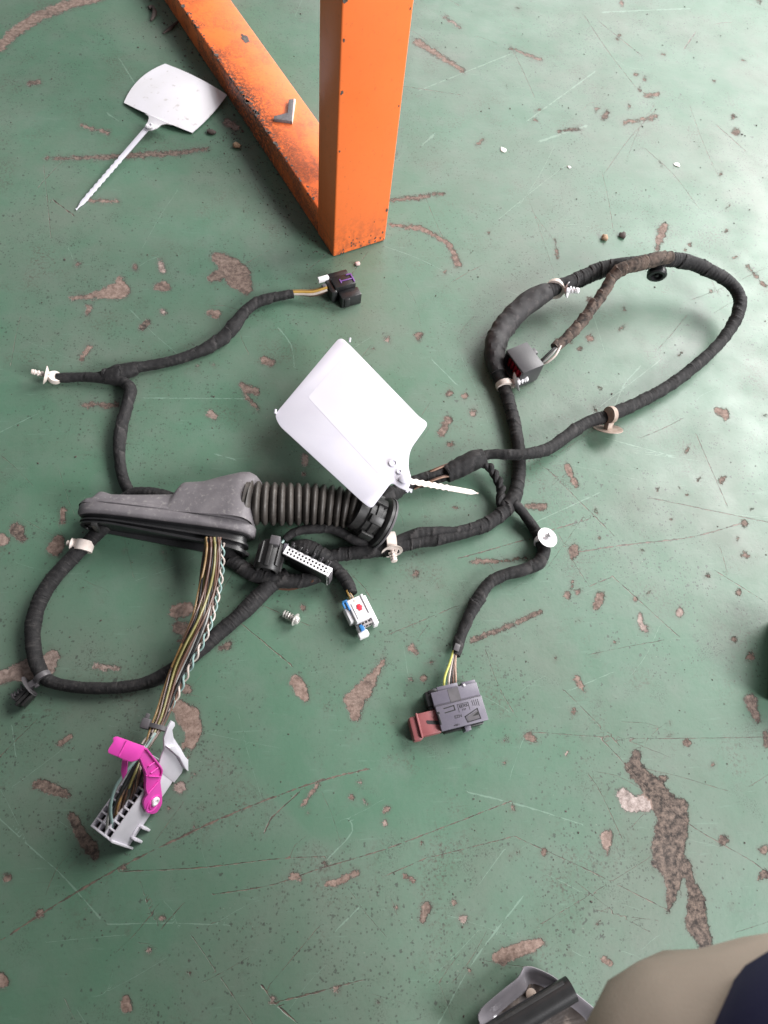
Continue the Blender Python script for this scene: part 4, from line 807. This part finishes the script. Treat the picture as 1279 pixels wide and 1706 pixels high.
def connector_maroon():
    h = 34; m = frame((718, 1156), (793, 1138), h); s = sc(718, 1156)
    # top plate with two levels
    mb = MB(); mb.box(m, 1, 80, -60, -20, -9, 0, 1.2); mb.box(m, 0, 79, -22, 2, -11, -1.6, 1.2); mb.box(m, 12, 48, 0, 9, -14, -4, 1.2); mb.box(m, 54, 78, 0, 7, -14, -3, 1.2)
    mb.box(m, 40, 50, -68, -60, -h+4, -6, 1); mb.box(m, 6, 20, 2, 8, -h+6, -6, 1)
    k = mb.build('connector', greyp_m, HN, label='slate grey connector with maroon lever')
    mb = MB(); mb.box(m, 2, 79, -59, 1, -h, -8, 1); mb.box(m, 8, 74, -63, -58, -h+2, -12, 1.5); mb.box(m, 12, 76, 0, 6, -h+4, -12, 1.5); mb.box(m, -9, 3, -18, 6, -h+3, -7, 2); mb.box(m, -3, 12, 2, 7, -h+4, -5, 1); mb.box(m, -7, 0, -46, -4, -h, -10, 1); mb.box(m, 1, 4, -50, -34, -16, .7, .3); mb.box(m, 0, 6, -33, -30, -14, .7, .3); mb.build('lower_body', blackp_m, k)
    # recessed window and lines, built as thin dark inlays
    def line(mb, a, b, w_):
        a = np.array(a, float); b = np.array(b, float); d = b-a; L = np.linalg.norm(d); d /= L; n = np.array([-d[1], d[0]])*w_/2; q = [a+n-d*w_*.4, b+n+d*w_*.4, b-n+d*w_*.4, a-n-d*w_*.4]
        mb.prism(m, [tuple(e) for e in q], -.6, .35)
    mb = MB()
    for a, b in (((14, -27), (31, -26)), ((31, -26), (31, -33)), ((31, -33), (14, -34))): line(mb, a, b, 1.5)
    for a, b in (((44, -47), (46, -56)), ((46, -56), (68, -55)), ((68, -55), (67, -39)), ((67, -39), (44, -47))): line(mb, a, b, 1.5)
    mb.prism(m, [(56, -49), (67, -43.5), (67, -49)], -.6, .4)
    mb.build('latch_outline', hole_m, k, smooth=None)
    mb = MB(); mb.prism(m, [(46.5, -48), (47.5, -54.5), (66.5, -53.7), (66, -41.5)], -.5, .25); mb.prism(m, [(28, -20), (46, -20), (46, 1), (28, 1)], -2, -1.2); mb.build('latch_pad', dgrey_m, k, smooth=None)
    mb = MB()
    for a, b in (((37, -26), (55, -26)), ((55, -26), (55, -38)), ((37, -26), (37, -38)), ((1.5, -21), (78, -21))): line(mb, a, b, .7)
    for j in range(4): line(mb, (62+j*3.2, -25), (62+j*3.2, -33-j*.8), .7)
    mb.build('moulded_line', conn2_m, k, smooth=None)
    text_part('EEXK', m @ Matrix.Translation((39, -32, .3)), 6.5, hole_m, k); text_part('TYP', m @ Matrix.Translation((42, -37, .3)), 4, conn2_m, k); text_part('EZN', m @ Matrix.Translation((27, -46, .3)), 6.5, conn2_m, k); text_part('>PBT<', m @ Matrix.Translation((22, -57.5, .3)), 3.6, conn2_m, k)
    mb = MB(); mb.lathe(m @ Matrix.Translation((57, 1.5, -3)), [(2, 0), (2, 3), (1.2, 3.6)], 12); mb.build('pin', white_m, k)
    # lever
    mb = MB(); m3 = m @ Matrix.Translation((2, -30, -7)); mb.box(m3, -32, 2, -30, 6, -h+10, 0, 2); mb.box(m3, -46, -30, -34, 4, -h+8, -3, 4); mb.box(m3, -34, -31, -32, 7, -6, 1.4, .6); lv = mb.build('lever', maroon_m, k, label='maroon lever')
    mb = MB(); mb.prism(m3, rounded([(-20, -7), (4, -14), (4, -20), (-20, -13)], 3), -1, .3); mb.build('lever_slot', hole_m, lv, smooth=None)
connector_maroon()
def connector_pins():
    h = 48; m = frame((471.5, 922), (541, 957), h); s = sc(500, 940); Lx = 80
    mb = MB(); mb.box(m, 1, Lx-3, -1, 15, -h+6, -2, 1.2); mb.box(m, -8, 50, -1, 22, -h+4, -14, 3)
    for j in range(6): mb.box(m, 6+j*12, 11+j*12, 15, 20+3*(j % 2), -20, 3, 1)
    k = mb.build('connector', blackp_m, HN, label='black connector with white perforated face')
    # white strip with two rows of holes: built as ribs between real openings
    mb = MB(); mb.box(m, 0, Lx, -.2, 15, -3, -1.2, .3)
    ys_ = [0, 2.6, 6.0, 8.6, 12.0, 14.8]
    mb.box(m, 0, Lx, 0, 2.6, -2, 0, .3); mb.box(m, 0, Lx, 6.0, 8.4, -2, 0, .3); mb.box(m, 0, Lx, 11.8, 14.8, -2, 0, .3)
    for j in range(13):
        x = 2+j*6.05; mb.box(m, x-1.2, x+1.4, 2.5, 6.1, -2, -.1, .2); mb.box(m, x-1.2, x+1.4, 8.3, 11.9, -2, -.1, .2)
    mb.box(m, -1, 2, 0, 15, -6, .2, .4); mb.box(m, Lx-2.5, Lx+1, -1, 15, -20, .3, .5); mb.box(m, Lx-1, Lx+1, -2, 6, -40, -18, .5)
    mb.build('white_face', white_m, k)
    mb = MB()
    for row in (2.6, 8.4):
        for j in range(12): mb.box(m, 3.6+j*6.05, 6.9+j*6.05, row, row+3.3, -2.6, -1.0, 0)
    o = mb.build('pin_holes', hole_m, k, smooth=None); o['kind'] = 'stuff'
    for x in (6, 30, 44, 58, 72):
        mb = MB(); mb.sweep(np.array([m @ Vector((x+t*2, 15+t*7, -1+t*6)) for t in np.linspace(0, 1, 5)]), 1.6*s, 8); mb.build('terminal', dgrey_m, k)
    mb = MB(); mb.box(m, Lx+1, Lx+4, -2, 10, -34, -2, .8); mb.build('end_clip', dgrey_m, k)
connector_pins()
def connector_round():
    m = frame((455, 908), (441, 962), 30); mb = MB(); mm = m @ Matrix.Rotation(R_(90), 4, 'Y')
    mb.lathe(mm, [(15, -4), (18, -2), (19, 4), (19, 44), (17, 47), (15, 47), (14, 36), (7, 36), (6.5, 44), (3, 44)], 26)
    for a in range(0, 360, 45): mb.box(mm @ Matrix.Rotation(R_(a), 4, 'Z'), 17, 22.5, -3.5, 3.5, 2, 44-(a % 90)*.1, 1.4)
    k = mb.build('connector', blackd_m, HN, label='black round socket')
    mb = MB(); mb.box(m, -8, 8, -4, 12, -2, 24, 2); mb.build('locking_clip', dgrey_m, k)
    mb = MB(); mb.box(m, -2, 14, 18, 26, -6, 14, 2); mb.build('seal_cap', greyp_m, k)
connector_round()
def connector_white():
    h = 36; m = frame((577, 1001), (602, 990), h); mb = MB()
    mb.box(m, 0, 27, -40, 0, -h+4, 0, 1.6); mb.box(m, 25, 33, -46, -2, -h+6, -4, 1.6); mb.box(m, -8, 1, -34, -6, -h+6, -5, 1.6); mb.box(m, 24, 28, -34, 0, -2, 2.2, .8); mb.box(m, 4, 7, -36, -8, -1, 1.2, .6)
    mb.box(m, 26, 34, -52, -44, -h+4, -10, 1.2)
    k = mb.build('connector', white_m, HN, label='white connector with blue and red keys')
    mb = MB(); mb.box(m, 6, 25, -47, -39, -h+6, -8, 1); f = mb.build('pin_block', mat('grey_pin_block', (.34, .31, .31), .5), k)
    mb = MB()
    for i in range(3):
        for j in range(2): mb.box(m, 8+i*5.6, 11.4+i*5.6, -44.6-.0+j*0, -41.5, -9+.0, -7.4, .3) if j == 0 else mb.box(m, 8+i*5.6, 11.4+i*5.6, -47.6, -45, -20, -12, .3)
    o = mb.build('pin_holes', hole_m, k); o['kind'] = 'stuff'
    mb = MB(); mb.box(m, 11, 18, -24, -13, -1, 1.3, 1); mb.box(m, 9.5, 19.5, -20.5, -16.5, -1, 1.5, 1); mb.build('red_key', redp_m, k)
    mb = MB(); mb.box(m, -8.5, -5.5, -10, 0, -6, -1, .8); mb.box(m, -7, 2, -2, 2.5, -8, -1.5, .8); mb.box(m, -3, 0, -16, -1, -5, .8, .8); mb.build('blue_lock', blue_m, k)
    mb = MB(); mb.box(m, 2, 9, -53, -43, -16, -8, 1); mb.build('blue_lock', blue_m, k)
    mb = MB(); mb.box(m, -4, 13, -62, -52, -h+6, -14, 2); mb.box(m, -1, 11, -54, -40, -h+4, -16, 1.5); mb.build('latch_foot', white_m, k)
    mb = MB(); mb.box(m, 10, 18, -7, -3, -.4, .5, .4); mb.build('latch_window', cream_m, k)
connector_white()
def connector_grey():
    s = sc(200, 1370); h = 66; a = np.array(P(182, 1401, h*s)); b = np.array(P(285, 1252, h*s)); x = b-a; Lm = np.linalg.norm(x); x /= Lm; L = Lm/s; z = np.array([0, 0, 1.0]); l = np.cross(z, x); al = R_(18)
    g = math.cos(al)*l-math.sin(al)*z; nn = math.sin(al)*l+math.cos(al)*z
    m = Matrix([[x[i]*s, g[i]*s, nn[i]*s, a[i]] for i in range(3)]+[[0, 0, 0, 1]])
    wg, ws = 45, 62
    mb = MB(); mb.box(m, 0, L*.96, 0, 2.6, -ws, 0, .8)                 # smooth side wall
    mb.box(m, 0, L*.86, wg-2.5, wg, -ws+8, 0, .8); mb.box(m, 0, 3, 1, wg-1, -ws+6, 0, .8); mb.box(m, L*.84, L*.86+1, 1, wg-1, -ws+6, 0, .8); mb.box(m, 2, L*.85, 2, wg-2, -ws+2, -ws+14, .8)
    # hooked far end of the side wall, drawn on the wall's own plane
    def onwall(px, py, out=0.0):
        o_ = a-g*out*s; n_ = -g; d = ray(px, py); t = ((o_-np.array([0, 0, CAMH]))@n_)/(d@n_); return np.array([0, 0, CAMH])+d*t
    def wall_slab(pts, o0, o1):
        q = [Vector(onwall(x_, y_, o1)) for x_, y_ in pts]; mi = m.inverted(); q = [mi @ e for e in q]; mw = m @ Matrix.Rotation(R_(90), 4, 'X'); mb.prism(mw, [(e.x, e.z) for e in q], o0, o1, .3)
    wall_slab([(262, 1282), (268, 1262), (274, 1247), (273, 1230), (279, 1213), (286, 1201), (291, 1204), (291.5, 1209), (287, 1216), (289, 1229), (301, 1247), (309, 1262), (303, 1287), (290, 1304)], -2.2, .6)
    wall_slab([(281, 1246), (291, 1243), (313.5, 1266), (313.5, 1285), (309, 1281), (299, 1262)], .8, 9)
    # fins and tabs on the side wall
    for x0, d in ((L*.09, 15), (L*.22, 15)): mb.box(m, x0, x0+4, -11, 0, -ws-10, -ws+14, .8)
    mb.box(m, -1, 2.5, -4, 2, -ws-16, -4, .8); mb.box(m, L*.1, L*.24, -3, 0, -ws+10, -ws+15, .6)
    k = mb.build('connector', lgrey_m, HN, label='long light grey connector with magenta lever')
    # cell grid
    mb = MB(); nc = 11; cw = (L*.85-3)/nc
    for j in range(1, 3): mb.box(m, 2, L*.85, j*wg/3-1.2, j*wg/3+1.2, -12, -.2, .3)
    for j in range(1, nc): mb.box(m, 2.5+j*cw-1.2, 2.5+j*cw+1.2, 2, wg-2, -12, -.3, .3)
    mb.build('cell_grid', lgrey_m, k)
    mb = MB(); mb.box(m, 2.8, L*.845, 2.4, wg-2.4, -16, -11.5, 0); mb.build('cell_floor', hole_m, k, smooth=None)
    mb = MB(); mb.box(m, -1.4, -.9, 10, 32, -24, -20, .2); mb.build('moulded_line', purple_m, k)
    # magenta lever: near arm, cross bar, far arm, pivot
    arm = rounded([(241.5, 1246), (271, 1282), (269.5, 1292), (267, 1302), (270, 1325), (270, 1340), (261, 1355), (250, 1357), (241, 1349), (239, 1336), (244, 1326), (241.5, 1311), (243, 1292), (231, 1263)], [2, 3, 3, 3, 5, 5, 8, 5, 6, 5, 4, 6, 8, 4], 3)
    mb = MB(); wall_slab(arm, 3, 7)
    def rail(pts, w_, up=8.5):
        c = catmull(np.array([onwall(x_, y_, up) for x_, y_ in pts]), .001); mb.sweep(c, w_*s, 8)
    rail([(243, 1247.5), (256, 1264), (269, 1282), (268, 1292)], 1.7); rail([(233, 1263), (244, 1290)], 1.3); rail([(247, 1277), (257, 1270)], 1.2); rail([(251, 1288), (263, 1279)], 1.2); rail([(247, 1293), (266, 1294)], 1.2); rail([(247, 1322), (266, 1300)], 1.2); rail([(244, 1292), (243, 1312), (246, 1324)], 1.2)
    lv = mb.build('lever', magenta_m, k, label='magenta lever')
    zt = onwall(241, 1248, 7)[2]/s; zb = onwall(231, 1264, 7)[2]/s
    hb_ = lambda px, py: (zt+zb)/2+1.5+(236-px)*.10
    mb = MB(); slab(mb, rounded([(193, 1226), (242, 1244), (231, 1266), (217, 1270), (179, 1254), (180, 1248), (189, 1235), (187, 1230)], [5, 3, 6, 5, 3, 3, 3, 2], 3), hb_, .0032, .0005)
    p = np.array([PH(211+t*-13, 1234+t*26, hb_(205, 1240)+.4) for t in np.linspace(0, 1, 6)]); mb.sweep(p, 1.3*s, 8)
    mb.build('lever_bar', magenta_m, lv)
    mb = MB(); slab(mb, [(203, 1266), (212, 1268), (210, 1290), (204, 1300), (201, 1285)], lambda px, py: zt-14-(py-1266)*.5, .003, .0003); mb.build('lever_arm', magenta_m, lv)
    o_ = onwall(255, 1339, 7); y_ = -np.cross(x, -g); mc = Matrix([[x[q]*s, np.cross(-g, x)[q]*s, -g[q]*s, o_[q]] for q in range(3)]+[[0, 0, 0, 1]])
    mb = MB(); mb.lathe(mc, [(15.5, -3), (15.5, 1.2), (13.6, 1.6), (11.6, .2), (10, .2), (9.2, 2), (7.4, 2.2)], 28); mb.build('pivot_boss', magenta_m, lv, smooth=45)
    o_ = onwall(258, 1335, 9); mc.translation = Vector(o_)
    mb = MB(); mb.lathe(mc, [(7.6, -1), (7.6, 2.6), (6.6, 3.4), (4.4, 3.4), (3.8, .8), (.01, .8)], 22); mb.build('pivot_pin', white_m, k, smooth=45)
    # strain-relief strap around the wires
    mb = MB(); ms = frame((238, 1205), (282, 1216), 54); q = ms @ Matrix.Translation((22, 0, -6)) @ Matrix.Rotation(R_(90), 4, 'X')
    c = [(math.cos(t)*16, math.sin(t)*12) for t in np.linspace(0, 2*math.pi, 28)[:-1]]; n = len(c); V = []; Fc = []
    for y_ in (-3.4, 3.4):
        for sc_ in (1.0, 1.16): V += [tuple(q @ Vector((cx_*sc_, cz_*sc_, y_))) for cx_, cz_ in c]
    for k_ in range(n):
        k2 = (k_+1) % n; Fc += [(k_, k2, n+k2, n+k_), (2*n+k_, 3*n+k_, 3*n+k2, 2*n+k2), (n+k_, n+k2, 3*n+k2, 3*n+k_), (k_, 2*n+k_, 2*n+k2, k2)]
    mb.add(V, Fc); mb.box(ms, -2, 12, -8, 8, -8, 8, 2); mb.box(ms, 0, 6, 4, 16, -4, 4, 1); mb.build('cable_tie', dgrey_m, HN, label='dark grey strap holding the bare wires')
connector_grey()

# ------------------------------------------------------------------ screw
def screw():
    m = frame((471, 1021), (498, 1037), 8, 0, -9); s = sc(485, 1030); o = empty('screw', P(485, 1030)); tag(o, 'short zinc screw with washer head on the floor beside the white connector', 'screw')
    mb = MB(); mm = m @ Matrix.Rotation(R_(90), 4, 'Y')
    mb.lathe(mm, [(.3, -1), (2, 1), (3.6, 4), (3.9, 22), (4.2, 25)], 16)
    t = np.linspace(0, 1, 120); a = t*2*math.pi*4.6; rr = 4.6+.9*np.minimum(1, t*5); pts = np.array([tuple(mm @ Vector((rr[i]*math.cos(a[i]), rr[i]*math.sin(a[i]), 1+22*t[i]))) for i in range(120)]); mb.sweep(pts, 1.25*s, 6); mb.build('thread', steel_m, o)
    mb = MB(); mb.lathe(mm, [(4, 23), (10.8, 24), (11, 25.4), (7.6, 26), (7.2, 29), (5.4, 31), (3, 31.2), (2.6, 28.4), (.01, 28.2)], 26); mb.build('screw_head', steel_m, o)
screw()

# ------------------------------------------------------------------ shiny tray at the bottom edge
def tray():
    out = [(872, 1610), (862, 1628), (844, 1643), (822, 1661), (801, 1680), (795, 1690), (798, 1706), (812, 1730), (850, 1775), (905, 1805), (965, 1800), (1015, 1770), (1030, 1735), (1005, 1694), (964, 1658), (930, 1632), (915, 1622), (886, 1610)]
    c = np.array([905, 1712.]); o = np.array(out, float)
    q = catmull([(*e, 0) for e in out+[out[0]]], 6)[:-1, :2]; n = len(q)
    rings = [(1.0, 20, 0), (1.0, 25, 0), (.985, 27, 0), (.95, 26, 0), (.88, 21, 0), (.80, 15, 0), (.74, 11, 0), (.70, 9.5, 0)]
    def ring(k, h): return [PH(*(c+(e-c)*k), h) for e in q]
    V = []; Fc = []
    for k, h, _ in rings: V += ring(k, h)
    for i in range(len(rings)-1):
        for k in range(n): Fc.append((i*n+k, i*n+(k+1) % n, (i+1)*n+(k+1) % n, (i+1)*n+k))
    b0 = len(rings)*n
    for k, h in ((.97, 18), (.7, 1.5)): V += ring(k, h)
    for k in range(n):
        k2 = (k+1) % n; Fc += [(k2, k, b0+k, b0+k2), (b0+k2, b0+k, b0+n+k, b0+n+k2)]
    Fc.append(tuple(b0+n+k for k in range(n-1, -1, -1)))
    t = empty('plastic_dish', P(905, 1712)); tag(t, 'shiny grey plastic dish with dirt inside and a black tube lying across it', 'plastic dish')
    mb = MB(); mb.add(V, Fc); d = mb.build('dish_rim', silver_m, t, smooth=60)
    V = []; Fc = []; rs = [(.71, 10.4), (.66, 9.2), (.45, 7.5), (.2, 7.2)]
    for k, h in rs: V += [p+np.array([0, 0, rng.normal(0, .0003)]) for p in ring(k, h)]
    for i in range(len(rs)-1):
        for k in range(n): Fc.append((i*n+k, i*n+(k+1) % n, (i+1)*n+(k+1) % n, (i+1)*n+k))
    Fc.append(tuple((len(rs)-1)*n+k for k in range(n))); mb = MB(); mb.add(V, Fc); mb.build('dirty_floor', soil_m, t, smooth=60)
    p = np.array([PH(952-150*u, 1647+90*u, 44-4*u) for u in np.linspace(0, 1, 20)]); mb = MB(); mb.sweep(p, 19*sc(900, 1680), 20); tb = mb.build('tube', blackp_m, t, smooth=50)
    p2 = np.array([PH(938-150*u, 1637+92*u, 52-4*u) for u in np.linspace(0, 1, 20)]); mb = MB(); mb.sweep(p2, 5*sc(900, 1680), 10); mb.build('tube_ridge', blackd_m, tb, smooth=50)
    m = Matrix.Translation(PH(885, 1657, 16)) @ Matrix.Scale(sc(885, 1657), 4); mb = MB(); mb.lathe(m, [(9, -2), (9, 0), (6, 1.5), (.01, 2)], 14); mb.build('clay_smear', beige_m, t)
tray()

# ------------------------------------------------------------------ stand-in block for an unidentified object, added to cast the right-edge shadow
def block():
    m = frame((1275, 1168), (1283, 1010), 0); mb = MB(); mb.box(m, 0, 150, -120, 0, .5, 62, 9, 4); o = mb.build('stand_in_block', blackd_m, None); tag(o, 'dark stand-in block for an unidentified object at the far right, mostly cut off', 'block')
block()

# ------------------------------------------------------------------ grit on the floor
def pebble(px, py, r, mt, label, cat='pebble', group=None, flat=.6, name='pebble', ar=1.0):
    b = bmesh.new(); bmesh.ops.create_icosphere(b, subdivisions=2, radius=1); s = sc(px, py); ph = rng.random(3)*6
    for v in b.verts:
        c = v.co.copy(); k = 1+.22*math.sin(3*c.x+ph[0])*math.cos(3.5*c.y+ph[1])+.12*math.sin(6*c.z+5*c.x+ph[2]); v.co = (c.x*k*ar, c.y*k, c.z*k*flat)
    p = P(px, py, 0); mb = MB(); mb.bm(b, Matrix.Translation((p[0], p[1], r*s*flat*.85)) @ Matrix.Rotation(ph[0], 4, 'Z') @ Matrix.Scale(r*s, 4)); o = mb.build(name, mt, None, smooth=70); tag(o, label, cat, group); return o
pebble(1006, 398, 6.5, stone_m, 'yellowish pebble on the floor above the cable loop')
pebble(1036, 394, 6.0, dstone_m, 'dark pebble beside the yellowish pebble on the floor')
pebble(394, 245, 6.5, stone_m, 'tan pebble lying in the shade left of the orange rail')
pebble(595, 441, 4.5, mat('pink_stone', (.45, .33, .31), .8), 'small pinkish pebble beside the foot of the orange post')
pebble(838, 250, 4.5, flake_m, 'larger white paint flake right of the orange post', 'flake', None, .25, 'paint_flake', 1.3)
pebble(1127, 275, 4.5, flake_m, 'white paint flake at the far upper right of the floor', 'flake', None, .25, 'paint_flake', 1.2)
pebble(352, 222, 6, dstone_m, 'dark dirt crumb between the soiled tag and the orange rail', 'dirt crumb', None, .5, 'dirt_crumb', 1.3)
pebble(948, 294-15, 3.0, flake_m, 'tiny pale speck on the floor between the two white flakes', 'flake', None, .3, 'paint_flake')
p, r = path([(248, 14, 2.6, 3), (254, 12, 3, 3), (258, 20, 3, 3), (254, 30, 2.8, 3), (251, 34, 2, 3)]); mb = MB(); mb.sweep(p, r, 8, None, .3); tag(mb.build('bent_wire_scrap', dstone_m, None, smooth=50), 'black hooked scrap on the floor left of the orange rail top', 'scrap')
p, r = path([(272, 56, 1.5, 2), (282, 48, 2.4, 2.5), (292, 39, 2, 3), (296, 36, 1.4, 3)]); mb = MB(); mb.sweep(p, r, 8, None, .3); tag(mb.build('wire_scrap', dstone_m, None, smooth=50), 'straight black splinter on the floor beside the orange rail', 'scrap')
mb = MB()
for i in range(900):
    if rng.random() < .4: t = rng.random(); px, py = 277+275*t-abs(rng.normal(0, 38)), 428*t+rng.normal(0, 10)
    else: px, py = rng.uniform(0, 1279), rng.uniform(0, 1706)
    s = sc(px, py); r_ = rng.uniform(.4, 1.2)*s*(1.6 if rng.random() < .08 else 1); p = P(px, py); b = bmesh.new(); bmesh.ops.create_icosphere(b, subdivisions=1, radius=1)
    for v in b.verts: v.co *= rng.uniform(.7, 1.25)
    mb.bm(b, Matrix.Translation((p[0], p[1], r_*.4)) @ Matrix.Rotation(rng.random()*6, 4, 'Z') @ Matrix.Diagonal((r_*rng.uniform(.8, 1.8), r_, r_*.6, 1)))
o = mb.build('grit', dstone_m, None, smooth=None); o['kind'] = 'stuff'; o['label'] = 'fine dark grit scattered over the floor'

# ------------------------------------------------------------------ the person squatting behind the camera (knee at the lower right)
def skin(name, nodes, edges, mt, parent=None, sub=2):
    me = bpy.data.meshes.new(name); me.from_pydata([n[:3] for n in nodes], edges, []); o = bpy.data.objects.new(name, me); COL.objects.link(o)
    sk = o.modifiers.new('s', 'SKIN')
    for i, n in enumerate(nodes): me.skin_vertices[0].data[i].radius = n[3] if isinstance(n[3], tuple) else (n[3], n[3])
    me.skin_vertices[0].data[0].use_root = True; sb_ = o.modifiers.new('u', 'SUBSURF'); sb_.levels = sb_.render_levels = sub
    dg = bpy.context.evaluated_depsgraph_get(); ev = bpy.data.meshes.new_from_object(o.evaluated_get(dg)); o.modifiers.clear(); o.data = ev; ev.materials.clear(); ev.materials.append(mt)
    ev.polygons.foreach_set('use_smooth', [True]*len(ev.polygons)); o['_o'] = [0, 0, 0]
    if parent: o.parent = parent
    return o
def person():
    KX, KY, KZ = .204, -.079, .355
    nodes = [(.0, -.58, .22, (.16, .13)), (.10, -.54, .23, .125), (.16, -.34, .29, .125), (KX, KY-.03, KZ, .135), (KX, KY-.05, KZ-.07, .105), (.20, -.27, .20, .070), (.21, -.40, .09, .050), (.22, -.33, .05, .044), (.23, -.24, .035, .036),
             (-.12, -.54, .23, .12), (-.24, -.38, .29, .110), (-.33, -.26, .36, .105), (-.33, -.28, .30, .090), (-.30, -.38, .20, .068), (-.28, -.44, .09, .048), (-.29, -.36, .05, .042), (-.30, -.26, .035, .034),
             (0, -.58, .40, (.17, .12)), (0, -.56, .58, (.18, .12))]
    edges = [(0, 1), (1, 2), (2, 3), (3, 4), (4, 5), (5, 6), (6, 7), (7, 8), (0, 9), (9, 10), (10, 11), (11, 12), (12, 13), (13, 14), (14, 15), (15, 16), (0, 17), (17, 18)]
    b = skin('person', nodes, edges, khaki_m, sub=3); 
    for v in b.data.vertices: c = v.co; v.co = c+v.normal*(.0022*math.sin(c.x*70+c.y*38+3*math.sin(c.z*21))+.0012*math.sin(c.y*130-c.x*60+c.z*90))
    tag(b, 'squatting person in khaki trousers and navy top, knee at the lower right corner', 'person')
    jn = [(0, -.58, .34, (.20, .15)), (0, -.57, .50, (.205, .15)), (0, -.55, .64, (.205, .14)), (.10, -.47, .33, .16), (.175, -.27, .335, .150), (KX+.031, KY+.028, KZ+.102, .103)]
    skin('jacket', jn, [(0, 1), (1, 2), (0, 3), (3, 4), (4, 5)], navy_m, b)
    for sx, y in ((.225, -.33), (-.297, -.32)): 
        mb = MB(); mb.box(Matrix.Identity(4), sx-.048, sx+.048, y-.16, y+.11, .001, .075, .03, 3); mb.build('shoe', shoe_m, b)
person()
for o in bpy.data.objects:
    if '_o' in o: del o['_o']
